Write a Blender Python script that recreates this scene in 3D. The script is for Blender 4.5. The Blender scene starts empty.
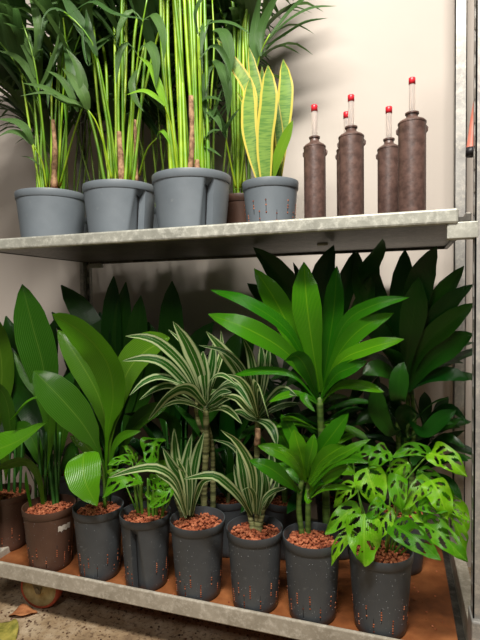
import bpy, math, random
from mathutils import Vector, Matrix, noise
R = math.radians
col = bpy.context.scene.collection
rnd = random.Random(7)

# ------------------------------------------------------------------ camera
YAW, PITCH, ROLL, CAMZ, FPX = 18.2, 2.3, -0.8, 0.97, 480.0
CAM = Vector((0, 0, CAMZ))
def cam_axes():
    cy, sy = math.cos(R(YAW)), math.sin(R(YAW))
    f, r, u = Vector((-sy, cy, 0)), Vector((cy, sy, 0)), Vector((0, 0, 1))
    cp, sp = math.cos(R(PITCH)), math.sin(R(PITCH))
    f2, u2 = f*cp - u*sp, u*cp + f*sp
    cr, sr = math.cos(R(ROLL)), math.sin(R(ROLL))
    return r*cr + u2*sr, u2*cr - r*sr, f2
AX = cam_axes()
def at(px, py, Y):
    d = AX[0]*((px-240)/FPX) + AX[1]*((320-py)/FPX) + AX[2]
    return CAM + d*(Y/d.y)
def depth(p): return (p-CAM).dot(AX[2])
cam = bpy.data.objects.new('camera', bpy.data.cameras.new('camera'))
col.objects.link(cam)
m = Matrix((AX[0], AX[1], -AX[2])).transposed().to_4x4(); m.translation = CAM
cam.matrix_world = m
cam.data.sensor_fit = 'VERTICAL'; cam.data.sensor_height = 36; cam.data.lens = 27
cam.data.clip_start = 0.02
bpy.context.scene.camera = cam

# ------------------------------------------------------------------ materials
def srgb(r, g, b):
    f = lambda c: (c/255/12.92) if c/255 <= .04045 else ((c/255+.055)/1.055)**2.4
    return (f(r), f(g), f(b), 1)
class NT:
    def __init__(s, name):
        s.m = bpy.data.materials.new(name); s.m.use_nodes = True
        s.t = s.m.node_tree; s.n = s.t.nodes; s.n.clear()
        s.out = s.n.new('ShaderNodeOutputMaterial')
        s.p = s.n.new('ShaderNodeBsdfPrincipled')
        s.l(s.p.outputs[0], s.out.inputs[0])
    def l(s, a, b): s.t.links.new(a, b)
    def new(s, t, **k):
        n = s.n.new(t)
        for a, b in k.items(): setattr(n, a, b)
        return n
    def coord(s, kind='Object'): return s.new('ShaderNodeTexCoord').outputs[kind]
    def noise(s, scale, detail=4, vec=None, rough=.5):
        n = s.new('ShaderNodeTexNoise'); n.inputs['Scale'].default_value = scale
        n.inputs['Detail'].default_value = detail; n.inputs['Roughness'].default_value = rough
        s.l(vec if vec is not None else s.coord(), n.inputs['Vector']); return n.outputs['Fac']
    def ramp(s, fac, stops, interp='LINEAR'):
        r = s.new('ShaderNodeValToRGB'); r.color_ramp.interpolation = interp
        e = r.color_ramp.elements
        while len(e) < len(stops): e.new(.5)
        for q, (p, c) in zip(e, stops): q.position = p; q.color = c
        s.l(fac, r.inputs[0]); return r.outputs[0]
    def mix(s, fac, a, b, mode='MIX'):
        x = s.new('ShaderNodeMix', data_type='RGBA', blend_type=mode)
        for sock, v in ((x.inputs[0], fac), (x.inputs[6], a), (x.inputs[7], b)):
            if hasattr(v, 'is_linked'): s.l(v, sock)
            else: sock.default_value = v
        return x.outputs[2]
    def math(s, op, a, b=0.0, c=0.0):
        x = s.new('ShaderNodeMath', operation=op)
        for sock, v in zip(x.inputs, (a, b, c)):
            if hasattr(v, 'is_linked'): s.l(v, sock)
            else: sock.default_value = v
        return x.outputs[0]
    def bump(s, h, strength=.3, dist=.01):
        b = s.new('ShaderNodeBump'); b.inputs['Strength'].default_value = strength
        b.inputs['Distance'].default_value = dist
        s.l(h, b.inputs['Height']); s.l(b.outputs[0], s.p.inputs['Normal'])
    def base(s, c, rough=.5, metal=0, spec=.5):
        if hasattr(c, 'is_linked'): s.l(c, s.p.inputs['Base Color'])
        else: s.p.inputs['Base Color'].default_value = c
        s.p.inputs['Roughness'].default_value = rough
        s.p.inputs['Metallic'].default_value = metal
        s.p.inputs['Specular IOR Level'].default_value = spec
        return s.m
    def scaled(s, sx, sy, sz, kind='Object'):
        mp = s.new('ShaderNodeMapping'); mp.inputs['Scale'].default_value = (sx, sy, sz)
        s.l(s.coord(kind), mp.inputs[0]); return mp.outputs[0]

def mat_speckle(name, c1, c2, scale=30, rough=.5, metal=0, bump=.2, detail=6, lo=.35, hi=.65, spec=.5):
    n = NT(name); f = n.noise(scale, detail, rough=.6)
    c = n.ramp(f, [(lo, c1), (hi, c2)])
    if bump: n.bump(f, bump, .003)
    return n.base(c, rough, metal, spec)

def leaf_mat(name, kind, c, c2=None, vein=.35, rough=.38, trans=.3, cross=0):
    """kind: ribbed / striped / snake / blotch.  c main, c2 second colour"""
    n = NT(name)
    uv = n.new('ShaderNodeUVMap'); uv.uv_map = 'UVMap'
    sep = n.new('ShaderNodeSeparateXYZ'); n.l(uv.outputs[0], sep.inputs[0])
    u, v = sep.outputs[0], sep.outputs[1]
    au = n.math('ABSOLUTE', n.math('MULTIPLY_ADD', u, 2.0, -1.0))
    info = n.new('ShaderNodeObjectInfo')
    wave = n.math('SINE', n.math('MULTIPLY', u, 130.0))
    rib = n.math('MULTIPLY_ADD', wave, .5, .5)
    blot = n.noise(14, 3)
    if kind == 'ribbed':
        col1 = n.mix(n.math('MULTIPLY', rib, vein*.5), c, c2)
        mid = n.math('SUBTRACT', 1.0, n.math('SMOOTH_MIN', n.math('MULTIPLY', au, 14.0), 1.0, .1))
        col1 = n.mix(n.math('MULTIPLY', mid, vein), col1, c2)
        colr = n.mix(n.math('MULTIPLY', blot, .3), col1, c)
    elif kind == 'striped':
        w = n.noise(3, 2, n.scaled(9, .6, 1, 'UV'))
        a2 = n.math('ADD', au, n.math('MULTIPLY_ADD', w, .3, -.15))
        colr = n.ramp(a2, [(0, c2), (.05, c), (.44, c), (.54, c2), (.84, c2), (.93, c)])
    elif kind == 'snake':
        s1 = n.new('ShaderNodeTexNoise'); s1.inputs['Scale'].default_value = 1.0
        s1.inputs['Detail'].default_value = 4
        n.l(n.scaled(1.2, 60, 1, 'UV'), s1.inputs['Vector'])
        bands = n.ramp(s1.outputs['Fac'], [(.40, srgb(88, 132, 54)), (.56, c)])
        colr = n.mix(n.ramp(au, [(.70, (0, 0, 0, 1)), (.76, (1, 1, 1, 1))]), bands, c2)
    elif kind == 'blotch':
        b2 = n.noise(45, 4, rough=.65)
        colr = n.mix(n.ramp(b2, [(.5, (0, 0, 0, 1)), (.75, (.7, .7, .7, 1))]), c, c2)
        mid = n.math('SUBTRACT', 1.0, n.math('SMOOTH_MIN', n.math('MULTIPLY', au, 12.0), 1.0, .1))
        colr = n.mix(n.math('MULTIPLY', mid, .35), colr, c2)
    hsv = n.new('ShaderNodeHueSaturation')
    n.l(colr, hsv.inputs['Color'])
    n.l(n.math('MULTIPLY_ADD', info.outputs['Random'], .65, .62), hsv.inputs['Value'])
    n.l(n.math('MULTIPLY_ADD', info.outputs['Random'], -.03, .512), hsv.inputs['Hue'])
    colr = hsv.outputs[0]
    n.bump(n.math('ADD', n.math('MULTIPLY', rib, .6), blot), .5, .0025)
    n.base(colr, rough, 0, .45)
    tr = n.new('ShaderNodeBsdfTranslucent'); n.l(colr, tr.inputs[0])
    mx = n.new('ShaderNodeMixShader'); mx.inputs[0].default_value = trans
    n.l(n.p.outputs[0], mx.inputs[1]); n.l(tr.outputs[0], mx.inputs[2]); n.l(mx.outputs[0], n.out.inputs[0])
    return n.m

M = {}
M['dracaena'] = leaf_mat('dracaena_leaf', 'ribbed', srgb(42, 122, 10), srgb(136, 190, 34), .4, .24, .25)
M['dark'] = leaf_mat('shade_green_leaf', 'ribbed', srgb(20, 70, 12), srgb(44, 100, 24), .25, .3, .15)  # leaf green darkened, shade of the rear foliage put into the colour
M['aspid'] = leaf_mat('aspidistra_leaf', 'ribbed', srgb(54, 108, 16), srgb(124, 162, 56), .4, .27)
M['asplush'] = leaf_mat('bright_broad_leaf', 'ribbed', srgb(80, 156, 14), srgb(150, 200, 50), .4, .3, .35)
M['striped'] = leaf_mat('white_striped_leaf', 'striped', srgb(46, 104, 26), srgb(204, 220, 162), 0, .38)
M['snake'] = leaf_mat('snake_leaf', 'snake', srgb(122, 158, 68), srgb(204, 192, 78), 0, .45, .12)
M['swiss'] = leaf_mat('perforated_leaf', 'blotch', srgb(92, 164, 16), srgb(150, 206, 60), 0, .34)
M['palm'] = leaf_mat('palm_leaflet', 'ribbed', srgb(74, 112, 56), srgb(114, 150, 84), .4, .4, .4)
M['limeleaf'] = leaf_mat('lime_leaf', 'ribbed', srgb(140, 190, 40), srgb(186, 216, 76), .5, .45, .3)
M['palmlime'] = leaf_mat('young_palm_leaflet', 'ribbed', srgb(110, 170, 40), srgb(150, 200, 60), .4, .42, .3)
def stalkmat():
    n = NT('palm_stalk'); c = n.ramp(n.noise(18, 4), [(.35, srgb(108, 152, 20)), (.65, srgb(150, 180, 42))])
    h = n.new('ShaderNodeHueSaturation'); n.l(c, h.inputs['Color']); q = n.new('ShaderNodeObjectInfo').outputs['Random']
    n.l(n.math('MULTIPLY_ADD', q, .55, .6), h.inputs['Value']); n.l(n.math('MULTIPLY_ADD', q, -.04, .53), h.inputs['Hue'])
    return n.base(h.outputs[0], .4)
M['stalk'] = stalkmat()
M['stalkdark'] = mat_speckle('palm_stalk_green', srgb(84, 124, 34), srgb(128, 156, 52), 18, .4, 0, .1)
M['petiole'] = mat_speckle('leaf_stalk', srgb(84, 140, 40), srgb(130, 176, 70), 25, .4, 0, .1)
M['petdark'] = mat_speckle('dark_leaf_stalk', srgb(36, 84, 30), srgb(60, 110, 44), 25, .4, 0, .1)
M['sheath'] = mat_speckle('fibre_sheath', srgb(96, 66, 44), srgb(176, 140, 104), 70, .85, 0, .6)
def cane_mat():
    n = NT('ringed_cane'); v = n.scaled(6, 6, 120)
    f = n.noise(1.0, 3, v); g = n.noise(60, 4)
    c = n.ramp(f, [(.38, srgb(66, 70, 38)), (.5, srgb(120, 122, 74)), (.62, srgb(160, 160, 110))])
    c = n.mix(n.math('MULTIPLY', g, .35), c, srgb(70, 74, 40)); n.bump(f, .6, .004)
    return n.base(c, .7)
M['cane'] = cane_mat()
def green_cane():
    n = NT('green_cane'); f = n.noise(1.0, 3, n.scaled(5, 5, 90))
    n.bump(f, .5, .004)
    return n.base(n.ramp(f, [(.4, srgb(58, 84, 30)), (.6, srgb(96, 124, 50))]), .6)
M['greencane'] = green_cane()
def pot_mat(name, a, b, rough=.45):
    n = NT(name); f = n.noise(6, 5); g = n.noise(120, 2)
    c = n.ramp(f, [(.35, a), (.7, b)])
    dust = n.ramp(n.noise(40, 6, rough=.7), [(.62, (0, 0, 0, 1)), (.8, (.25, .25, .25, 1))])
    c = n.mix(dust, c, srgb(170, 170, 165)); n.bump(g, .15, .001)
    return n.base(c, rough)
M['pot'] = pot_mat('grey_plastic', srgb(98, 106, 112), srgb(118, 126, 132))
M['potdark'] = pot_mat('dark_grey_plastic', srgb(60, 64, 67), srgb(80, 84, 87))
M['potbrown'] = pot_mat('brown_plastic', srgb(72, 50, 40), srgb(98, 70, 56))
M['slotshade'] = mat_speckle('slot_shadow', srgb(14, 12, 12), srgb(24, 20, 20), 30, .8, 0, 0)  # dark of the drain slits, also the shade painted into pot grooves
M['tag'] = mat_speckle('paper_sticker', srgb(176, 166, 152), srgb(214, 206, 196), 60, .7)
def clay_mat():
    n = NT('clay_pebble'); f = n.noise(90, 3)
    c = n.ramp(f, [(.34, srgb(88, 40, 24)), (.5, srgb(156, 84, 54)), (.66, srgb(196, 124, 88))])
    n.bump(n.noise(400, 3), .4, .001); return n.base(c, .85, 0, .3)
M['clay'] = clay_mat()
def galv(name, a, b, c3, rough=.5, metal=.55):
    n = NT(name); f = n.noise(9, 8, rough=.7); g = n.noise(55, 6, rough=.75)
    c = n.ramp(f, [(.35, a), (.65, b)])
    c = n.mix(n.ramp(g, [(.48, (0, 0, 0, 1)), (.7, (.8, .8, .8, 1))]), c, c3)
    n.bump(g, .3, .002)
    return n.base(c, rough, metal, .4)
M['galv'] = galv('galvanised_steel', srgb(140, 140, 130), srgb(176, 176, 164), srgb(212, 212, 200), .55, .3)
M['galvdark'] = galv('galvanised_steel_dark', srgb(64, 62, 57), srgb(100, 97, 90), srgb(130, 126, 118), .4, .6)  # darker tone for shelf underside, shelf sides and post backing
M['post'] = galv('zinc_post', srgb(140, 138, 134), srgb(176, 174, 168), srgb(206, 200, 188), .5, .35)
M['rail'] = galv('weathered_rail', srgb(150, 142, 126), srgb(184, 176, 160), srgb(216, 210, 196), .75, .1)
def ply():
    n = NT('wet_plywood'); f = n.noise(6, 8, rough=.65); g = n.noise(1, 5, n.scaled(2, 60, 1))
    c = n.ramp(f, [(.3, srgb(80, 44, 24)), (.5, srgb(140, 82, 44)), (.7, srgb(176, 112, 66))])
    c = n.mix(n.math('MULTIPLY', g, .4), c, srgb(90, 52, 30)); n.bump(f, .3, .003)
    return n.base(c, .45)
M['ply'] = ply()
def wallm():
    n = NT('painted_wall'); f = n.noise(1.4, 5); g = n.noise(60, 3)
    c = n.ramp(f, [(.3, srgb(196, 186, 176)), (.7, srgb(206, 197, 187))])
    n.bump(g, .12, .002); return n.base(c, .8, 0, .25)
M['wall'] = wallm()
def floorm():
    n = NT('dirty_concrete'); f = n.noise(5, 8, rough=.7); g = n.noise(70, 6, rough=.7)
    c = n.ramp(f, [(.3, srgb(92, 70, 48)), (.48, srgb(160, 136, 104)), (.68, srgb(204, 186, 158))])
    d = n.ramp(g, [(.52, (0, 0, 0, 1)), (.62, (.85, .85, .85, 1))])
    c = n.mix(d, c, srgb(84, 60, 40)); n.bump(g, .6, .004)
    return n.base(c, .85)
M['floor'] = floorm()
M['tube'] = mat_speckle('brown_rusty_plastic', srgb(70, 52, 46), srgb(100, 76, 68), 60, .42, 0, .35)
M['red'] = mat_speckle('red_cap', srgb(196, 30, 44), srgb(220, 46, 58), 30, .35, 0, 0)
def glass():
    n = NT('clear_gauge'); n.base(srgb(236, 226, 218), .3)
    n.p.inputs['Transmission Weight'].default_value = .7; n.p.inputs['IOR'].default_value = 1.08
    return n.m
M['glass'] = glass()
M['drop'] = (lambda n: (n.base(srgb(225, 228, 230), .08), setattr(n.p.inputs['Transmission Weight'], 'default_value', .6), n.m)[2])(NT('water_drop'))
M['float'] = mat_speckle('white_float', srgb(206, 196, 186), srgb(226, 216, 208), 30, .5, 0, 0)
M['tyre'] = mat_speckle('red_rubber_tyre', srgb(150, 62, 40), srgb(184, 84, 56), 40, .7)
M['hub'] = mat_speckle('dusty_hub', srgb(150, 130, 80), srgb(196, 180, 128), 25, .7)
M['fork'] = galv('caster_steel', srgb(90, 82, 66), srgb(130, 120, 96), srgb(150, 140, 116), .6, .4)
M['bark'] = mat_speckle('dry_leaf', srgb(150, 90, 50), srgb(196, 132, 84), 40, .8)
M['moss'] = mat_speckle('yellow_green_leaf', srgb(110, 110, 36), srgb(168, 156, 70), 50, .8)
M['crumb'] = mat_speckle('dark_crumb', srgb(60, 40, 28), srgb(110, 74, 50), 60, .9)
M['pinkred'] = mat_speckle('terracotta_plastic', srgb(196, 104, 84), srgb(222, 144, 124), 10, .45, 0, .1)
M['black'] = mat_speckle('black_plastic', srgb(18, 16, 20), srgb(30, 28, 30), 10, .5, 0, 0)

# ------------------------------------------------------------------ object helpers
class MB:
    def __init__(s): s.v, s.f, s.uv, s.mi = [], [], [], []
    def face(s, idx, uvs=None, mi=0): s.f.append(idx); s.uv.append(uvs); s.mi.append(mi)
    def box(s, a, b, mi=0):
        x0, y0, z0 = a; x1, y1, z1 = b; n = len(s.v)
        s.v += [(x, y, z) for z in (z0, z1) for y in (y0, y1) for x in (x0, x1)]
        for q in ((0, 2, 3, 1), (4, 5, 7, 6), (0, 1, 5, 4), (2, 6, 7, 3), (0, 4, 6, 2), (1, 3, 7, 5)):
            s.face([n+i for i in q], None, mi)
    def tube(s, pts, rad, seg=8, mi=0, cap=True):
        pts = [Vector(p) for p in pts]; n0 = len(s.v); N = len(pts)
        T = [(pts[min(i+1, N-1)]-pts[max(i-1, 0)]).normalized() for i in range(N)]
        a = Vector((1, 0, 0)) if abs(T[0].x) < .9 else Vector((0, 1, 0))
        S = T[0].cross(a).normalized()
        for i in range(N):
            S = (S - T[i]*S.dot(T[i])).normalized(); B = T[i].cross(S)
            r = rad[i] if hasattr(rad, '__len__') else rad
            for k in range(seg):
                g = 2*math.pi*k/seg
                s.v.append(pts[i] + (S*math.cos(g)+B*math.sin(g))*r)
        for i in range(N-1):
            for k in range(seg):
                k2 = (k+1) % seg
                s.face([n0+i*seg+k, n0+i*seg+k2, n0+(i+1)*seg+k2, n0+(i+1)*seg+k], None, mi)
        if cap:
            s.face([n0+k for k in range(seg)][::-1], None, mi)
            s.face([n0+(N-1)*seg+k for k in range(seg)], None, mi)
    def lathe(s, prof, seg=48, c=(0, 0, 0), mi=0, fn=None):
        n0 = len(s.v)
        for (r, z) in prof:
            for k in range(seg):
                g = 2*math.pi*k/seg
                rr = fn(r, z, g) if fn else r
                s.v.append((c[0]+rr*math.cos(g), c[1]+rr*math.sin(g), c[2]+z))
        for i in range(len(prof)-1):
            for k in range(seg):
                k2 = (k+1) % seg
                s.face([n0+i*seg+k, n0+i*seg+k2, n0+(i+1)*seg+k2, n0+(i+1)*seg+k], None, mi)
    def ico(s, c, r, sq=(1, 1, 1), mi=0):
        t = (1+5**.5)/2; n = len(s.v); k = r/math.sqrt(1+t*t)
        rot = Matrix.Rotation(rnd.random()*6.28, 3, Vector((rnd.random()-.5, rnd.random()-.5, rnd.random()-.5)))
        for p in ((-1, t, 0), (1, t, 0), (-1, -t, 0), (1, -t, 0), (0, -1, t), (0, 1, t), (0, -1, -t), (0, 1, -t), (t, 0, -1), (t, 0, 1), (-t, 0, -1), (-t, 0, 1)):
            q = rot @ Vector(p)*k
            s.v.append((c[0]+q.x*sq[0], c[1]+q.y*sq[1], c[2]+q.z*sq[2]))
        for q in ((0, 11, 5), (0, 5, 1), (0, 1, 7), (0, 7, 10), (0, 10, 11), (1, 5, 9), (5, 11, 4), (11, 10, 2), (10, 7, 6), (7, 1, 8), (3, 9, 4), (3, 4, 2), (3, 2, 6), (3, 6, 8), (3, 8, 9), (4, 9, 5), (2, 4, 11), (6, 2, 10), (8, 6, 7), (9, 8, 1)):
            s.face([n+i for i in q], None, mi)
    def build(s, name, mats, parent=None, smooth=True, loc=None, bevel=0):
        if not isinstance(mats, (list, tuple)): mats = [mats]
        off = Vector((0, 0, 0))
        if parent is not None: off = abs_loc(parent)
        elif loc is not None: off = Vector(loc)
        me = bpy.data.meshes.new(name)
        me.from_pydata([tuple(Vector(v)-off) for v in s.v], [], s.f)
        for mt in mats: me.materials.append(mt)
        me.polygons.foreach_set('material_index', s.mi)
        me.polygons.foreach_set('use_smooth', [smooth]*len(s.f))
        if any(u is not None for u in s.uv):
            lay = me.uv_layers.new(name='UVMap'); k = 0
            for u, f in zip(s.uv, s.f):
                for j in range(len(f)):
                    if u: lay.data[k].uv = u[j]
                    k += 1
        me.update()
        o = bpy.data.objects.new(name, me); col.objects.link(o)
        if parent is not None: o.parent = parent
        else: o.location = off
        if bevel:
            b = o.modifiers.new('bevel', 'BEVEL'); b.width = bevel; b.segments = 2; b.limit_method = 'ANGLE'
        return o
def abs_loc(o):
    p = Vector((0, 0, 0))
    while o is not None: p += o.location; o = o.parent
    return p
def tag(o, label, cat, group=None, kind=None):
    if label: o['label'] = label
    if cat: o['category'] = cat
    if group: o['group'] = group
    if kind: o['kind'] = kind
    return o
def thing(name, loc, label, cat, group=None):
    o = bpy.data.objects.new(name, None); col.objects.link(o); o.location = loc
    o.empty_display_size = .05
    return tag(o, label, cat, group)

# ------------------------------------------------------------------ leaves
def spline(pts, n):
    P = [Vector(p) for p in pts]
    if len(P) == 2: P = [P[0], P[0].lerp(P[1], .5), P[1]]
    P = [P[0]*2-P[1]] + P + [P[-1]*2-P[-2]]
    dense = []
    for i in range(1, len(P)-2):
        for k in range(16):
            t = k/16; a, b, c, d = P[i-1], P[i], P[i+1], P[i+2]
            dense.append(.5*((2*b)+(c-a)*t+(2*a-5*b+4*c-d)*t*t+(3*b-a-3*c+d)*t*t*t))
    dense.append(P[-2])
    L = [0]
    for a, b in zip(dense, dense[1:]): L.append(L[-1]+(b-a).length)
    out, j = [], 0
    for i in range(n+1):
        s = L[-1]*i/n
        while j < len(L)-2 and L[j+1] < s: j += 1
        d = L[j+1]-L[j]
        out.append(dense[j].lerp(dense[j+1], (s-L[j])/d if d > 0 else 0))
    return out
PROF = {
 'lance': [(0, .30), (.15, .34), (.35, .6), (.55, .9), (.68, 1), (.81, .86), (.92, .48), (.98, .16), (1, 0)],
 'strap': [(0, .4), (.2, .55), (.45, .9), (.62, 1), (.8, .75), (.93, .35), (1, 0)],
 'broad': [(0, .10), (.10, .14), (.25, .55), (.45, .95), (.58, 1), (.75, .85), (.9, .48), (.97, .2), (1, 0)],
 'oval': [(0, .12), (.06, .35), (.2, .78), (.45, 1), (.7, .85), (.9, .42), (1, 0)],
 'heart': [(0, .25), (.03, .6), (.12, .9), (.3, 1), (.55, .86), (.8, .5), (.94, .18), (1, 0)],
 'paddle': [(0, .05), (.30, .06), (.40, .22), (.52, .66), (.66, .95), (.76, 1), (.87, .84), (.95, .48), (1, .04)],
 'snake': [(0, .55), (.3, .85), (.55, 1), (.75, .92), (.9, .55), (.97, .2), (1, 0)],
 'blunt': [(0, .3), (.2, .6), (.5, .95), (.75, 1), (.9, .85), (1, .35)],
 'palm': [(0, .25), (.1, .6), (.35, 1), (.6, .85), (.85, .4), (1, 0)],
}
def prof(name, t):
    p = PROF[name]
    for (a, b), (c, d) in zip(p, p[1:]):
        if t <= c:
            k = (t-a)/(c-a); k = k*k*(3-2*k)*.5 + k*.5
            return b+(d-b)*k
    return p[-1][1]
def ribbon(mb, pts, w, pr='lance', N=(0, -1, .5), fold=.18, ripple=.0, ns=14, na=4, twist=0, holes=None, mi=0):
    P = spline(pts, ns); N = Vector(N)
    T = [(P[min(i+1, ns)]-P[max(i-1, 0)]).normalized() for i in range(ns+1)]
    S = [None]*(ns+1); mid = int(ns*.45)
    s = T[mid].cross(N)
    if s.length < .05: s = T[mid].cross(Vector((1, .3, 0)))
    S[mid] = s.normalized()
    for i in range(mid+1, ns+1): S[i] = (S[i-1]-T[i]*S[i-1].dot(T[i])).normalized()
    for i in range(mid-1, -1, -1): S[i] = (S[i+1]-T[i]*S[i+1].dot(T[i])).normalized()
    ph = rnd.random()*6.28; fr = 7+rnd.random()*6; n0 = len(mb.v); uvs = []
    for i in range(ns+1):
        t = i/ns; hw = max(w*.5*prof(pr, t), w*.006)
        Si = S[i]
        if twist: Si = Matrix.Rotation(twist*(t-.45), 3, T[i]) @ Si
        Ni = Si.cross(T[i])
        for j in range(na+1):
            u = j/na*2-1
            rp = math.sin(fr*t+ph+(2 if u > 0 else 0))*ripple*abs(u)**1.5*w
            mb.v.append(P[i] + Si*(u*hw*(1-.3*fold*abs(u))) + Ni*(fold*hw*abs(u)**1.3+rp))
            uvs.append(((u+1)/2, t))
    for i in range(ns):
        for j in range(na):
            a = n0+i*(na+1)+j; q = [a, a+1, a+na+2, a+na+1]
            if holes:
                uc = ((j+.5)/na)*2-1; tc = (i+.5)/ns
                if any(h(uc, tc) for h in holes): continue
            mb.face(q, [uvs[k-n0] for k in q], mi)
def leaf(parent, pts, w, mat, **k):
    mb = MB(); ribbon(mb, pts, w, **k)
    return mb.build('leaf', M[mat], parent)
def wpx(w, p): return w*depth(p)/FPX
def pleaf(parent, pix, w, mat, **k):
    """leaf from measured outline points (x, y, distance behind camera plane)"""
    pts = [at(*q) for q in pix]
    return leaf(parent, pts, wpx(w, pts[len(pts)//2]), mat, **k)
def swiss_holes(seed):
    r = random.Random(seed); hs = []
    for side in (-1, 1):
        n = r.choice((2, 3, 3))
        for k in range(n):
            t0 = .16+.62*(k+.5*r.random())/n
            u0 = side*(.40+.12*r.random()); a = .31; b = .05+.035*r.random()
            def h(u, t, u0=u0, t0=t0, a=a, b=b, side=side):
                du = (u-u0); dt = (t-t0)-.26*(abs(u)-abs(u0))
                return (du/a)**2+(dt/b)**2 < 1
            hs.append(h)
            if r.random() < .12:
                u1 = side*.13; t1 = t0+.05
                hs.append(lambda u, t, u1=u1, t1=t1: ((u-u1)/.07)**2+((t-t1)/.028)**2 < 1)
    return hs
def swiss(parent, pix, w, seed=0, stalk=None, **k):
    k.setdefault('fold', .34); k.setdefault('ripple', .11); k.setdefault('twist', random.Random(seed*3+1).uniform(-1.0, 1.0))
    o = pleaf(parent, pix, w, 'swiss', pr='heart', ns=34, na=26, holes=swiss_holes(seed), **k)
    if stalk:
        mb = MB(); pts = spline([at(*q) for q in stalk], 10)
        mb.tube(pts, [.0028-.0012*i/10 for i in range(11)], 6); mb.build('leaf_stalk', M['petiole'], parent)
    return o
def stem(parent, pts, r0, r1, mat, name='stem', n=12, seg=8, wob=0):
    P = spline(pts, n)
    mb = MB(); mb.tube(P, [(r0+(r1-r0)*i/n)*(1+wob*(rnd.random()-.5)) for i in range(n+1)], seg)
    return mb.build(name, M[mat], parent)
def pstem(parent, pix, w0, w1, mat, **k):
    pts = [at(*q) for q in pix]
    return stem(parent, pts, wpx(w0, pts[0])/2, wpx(w1, pts[-1])/2, mat, **k)

# ------------------------------------------------------------------ pots
def pot(root, rt, rb, h, mat, groove=None, slots=True, fill=.02, pebbles=300, rim=.022, drops=0, tagpos=None):
    c = abs_loc(root)
    def body(r, z, g):
        if groove and z < h-rim-.001:
            g1, wt, wb, dd, sg = groove                  # straight edge angle, widths top/bottom, depth, side
            k = 1-(z/(h-rim)); w = wt+(wb-wt)*k
            d = (sg*(g1-g)) % (2*math.pi)
            if d < w: return r-dd*(1-d/w)**.7
        return r
    rr = lambda z: rb+(rt-.0028-rb)*z/(h-rim)
    pr = [(0, .001), (rb*.6, .001), (rb-.004, 0), (rb, .004)]
    pr += [(rr(z), z) for z in [(h-rim)*i/8 for i in range(1, 9)]]
    pr += [(rt-.0015, h-rim), (rt, h-rim+.002), (rt+.0012, h-.003), (rt+.0005, h), (rt-.002, h), (rt-.0035, h-.004)]
    pr += [(rt-.006, h-fill-.012), (0, h-fill-.012)]
    mb = MB(); mb.lathe(pr, 144 if groove else 64, c, 0, body)
    o = mb.build('pot', M[mat], root)
    e = o.modifiers.new('edges', 'EDGE_SPLIT'); e.split_angle = R(50)
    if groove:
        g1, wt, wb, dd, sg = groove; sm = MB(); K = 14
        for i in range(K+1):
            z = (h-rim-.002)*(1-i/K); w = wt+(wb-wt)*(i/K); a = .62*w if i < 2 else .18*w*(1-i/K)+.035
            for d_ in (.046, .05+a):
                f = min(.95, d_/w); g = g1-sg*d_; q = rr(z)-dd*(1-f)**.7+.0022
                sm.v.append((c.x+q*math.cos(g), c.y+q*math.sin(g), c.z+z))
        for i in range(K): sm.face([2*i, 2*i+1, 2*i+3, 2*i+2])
        sm.build('groove_shade', M['slotshade'], o)  # dark strip standing in for the rim's shade inside the groove
    # expanded clay granules, some showing through the drainage slits
    mb = MB(); rp = rt-.007; zt = c.z+h-fill
    mb.lathe([(0, .004), (rp*.5, .003), (rp, 0)], 24, (c.x, c.y, zt-.006))
    for i in range(pebbles):
        a = rnd.random()*6.283; q = rp*math.sqrt(rnd.random())*.97
        mb.ico((c.x+q*math.cos(a), c.y+q*math.sin(a), zt+.004*(1-q/rp)+rnd.random()*.003),
               .0033+rnd.random()*.0022, (1, .85+.3*rnd.random(), .8))
    if slots:
        for k in range(12):
            g = -math.pi/2 + (k-5.5)*.36+.1*math.sin(k*5)
            if groove and ((groove[4]*(groove[0]-g)) % 6.283) < groove[2]+.1: continue
            z0 = (.022 if k % 2 else .05)
            for j in range(6):
                if rnd.random() < .4: continue
                z = z0+j*.0062; q = rr(z)-.0006
                mb.ico((c.x+q*math.cos(g+.01*(rnd.random()-.5)), c.y+q*math.sin(g), c.z+z), .0024, (1, 1, 1.1))
    tag(mb.build('clay_granules', M['clay'], root, smooth=False), None, None, kind='stuff')
    if drops:
        mb = MB()
        for i in range(drops):
            g = -math.pi/2+(rnd.random()-.5)*2.6; z = .01+(h-rim-.01)*rnd.random()
            if groove and ((groove[4]*(groove[0]-g)) % 6.283) < groove[2]+.1: continue
            mb.ico((c.x+rr(z)*math.cos(g), c.y+rr(z)*math.sin(g), c.z+z), .0004+.0006*rnd.random())
        tag(mb.build('water_drops', M['drop'], root), None, None, kind='stuff')
    if slots:
        for k in range(12):
            g = -math.pi/2 + (k-5.5)*.36+.1*math.sin(k*5)
            if groove and ((groove[4]*(groove[0]-g)) % 6.283) < groove[2]+.1: continue
            z0 = (.022 if k % 2 else .05)
            if math.cos(g+math.pi/2) < .3: continue
            mb = MB(); mb.tube([(c.x+(rr(z)-.0005)*math.cos(g), c.y+(rr(z)-.0005)*math.sin(g), c.z+z) for z in (z0-.003, z0+.034)], .0010, 6)
            mb.build('drain_slit', M['slotshade'], o)
    return o

# ------------------------------------------------------------------ setting
def struct(mb, name, mat):
    o = mb.build(name, M[mat], smooth=False); o['kind'] = 'structure'; return o
FY, BY = 1.15, 1.715            # front and back of the trolley
XL, XR = -1.245, .20
ZS, ZD = 1.165, .174            # upper shelf rim, lower rail top
b = MB(); b.box((-3.2, 1.86, -.02), (2.2, 1.96, 3.0)); struct(b, 'wall_back', 'wall')
b = MB(); b.box((-3.2, -2.6, -.06), (2.2, 1.9, 0)); struct(b, 'floor', 'floor')

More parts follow.
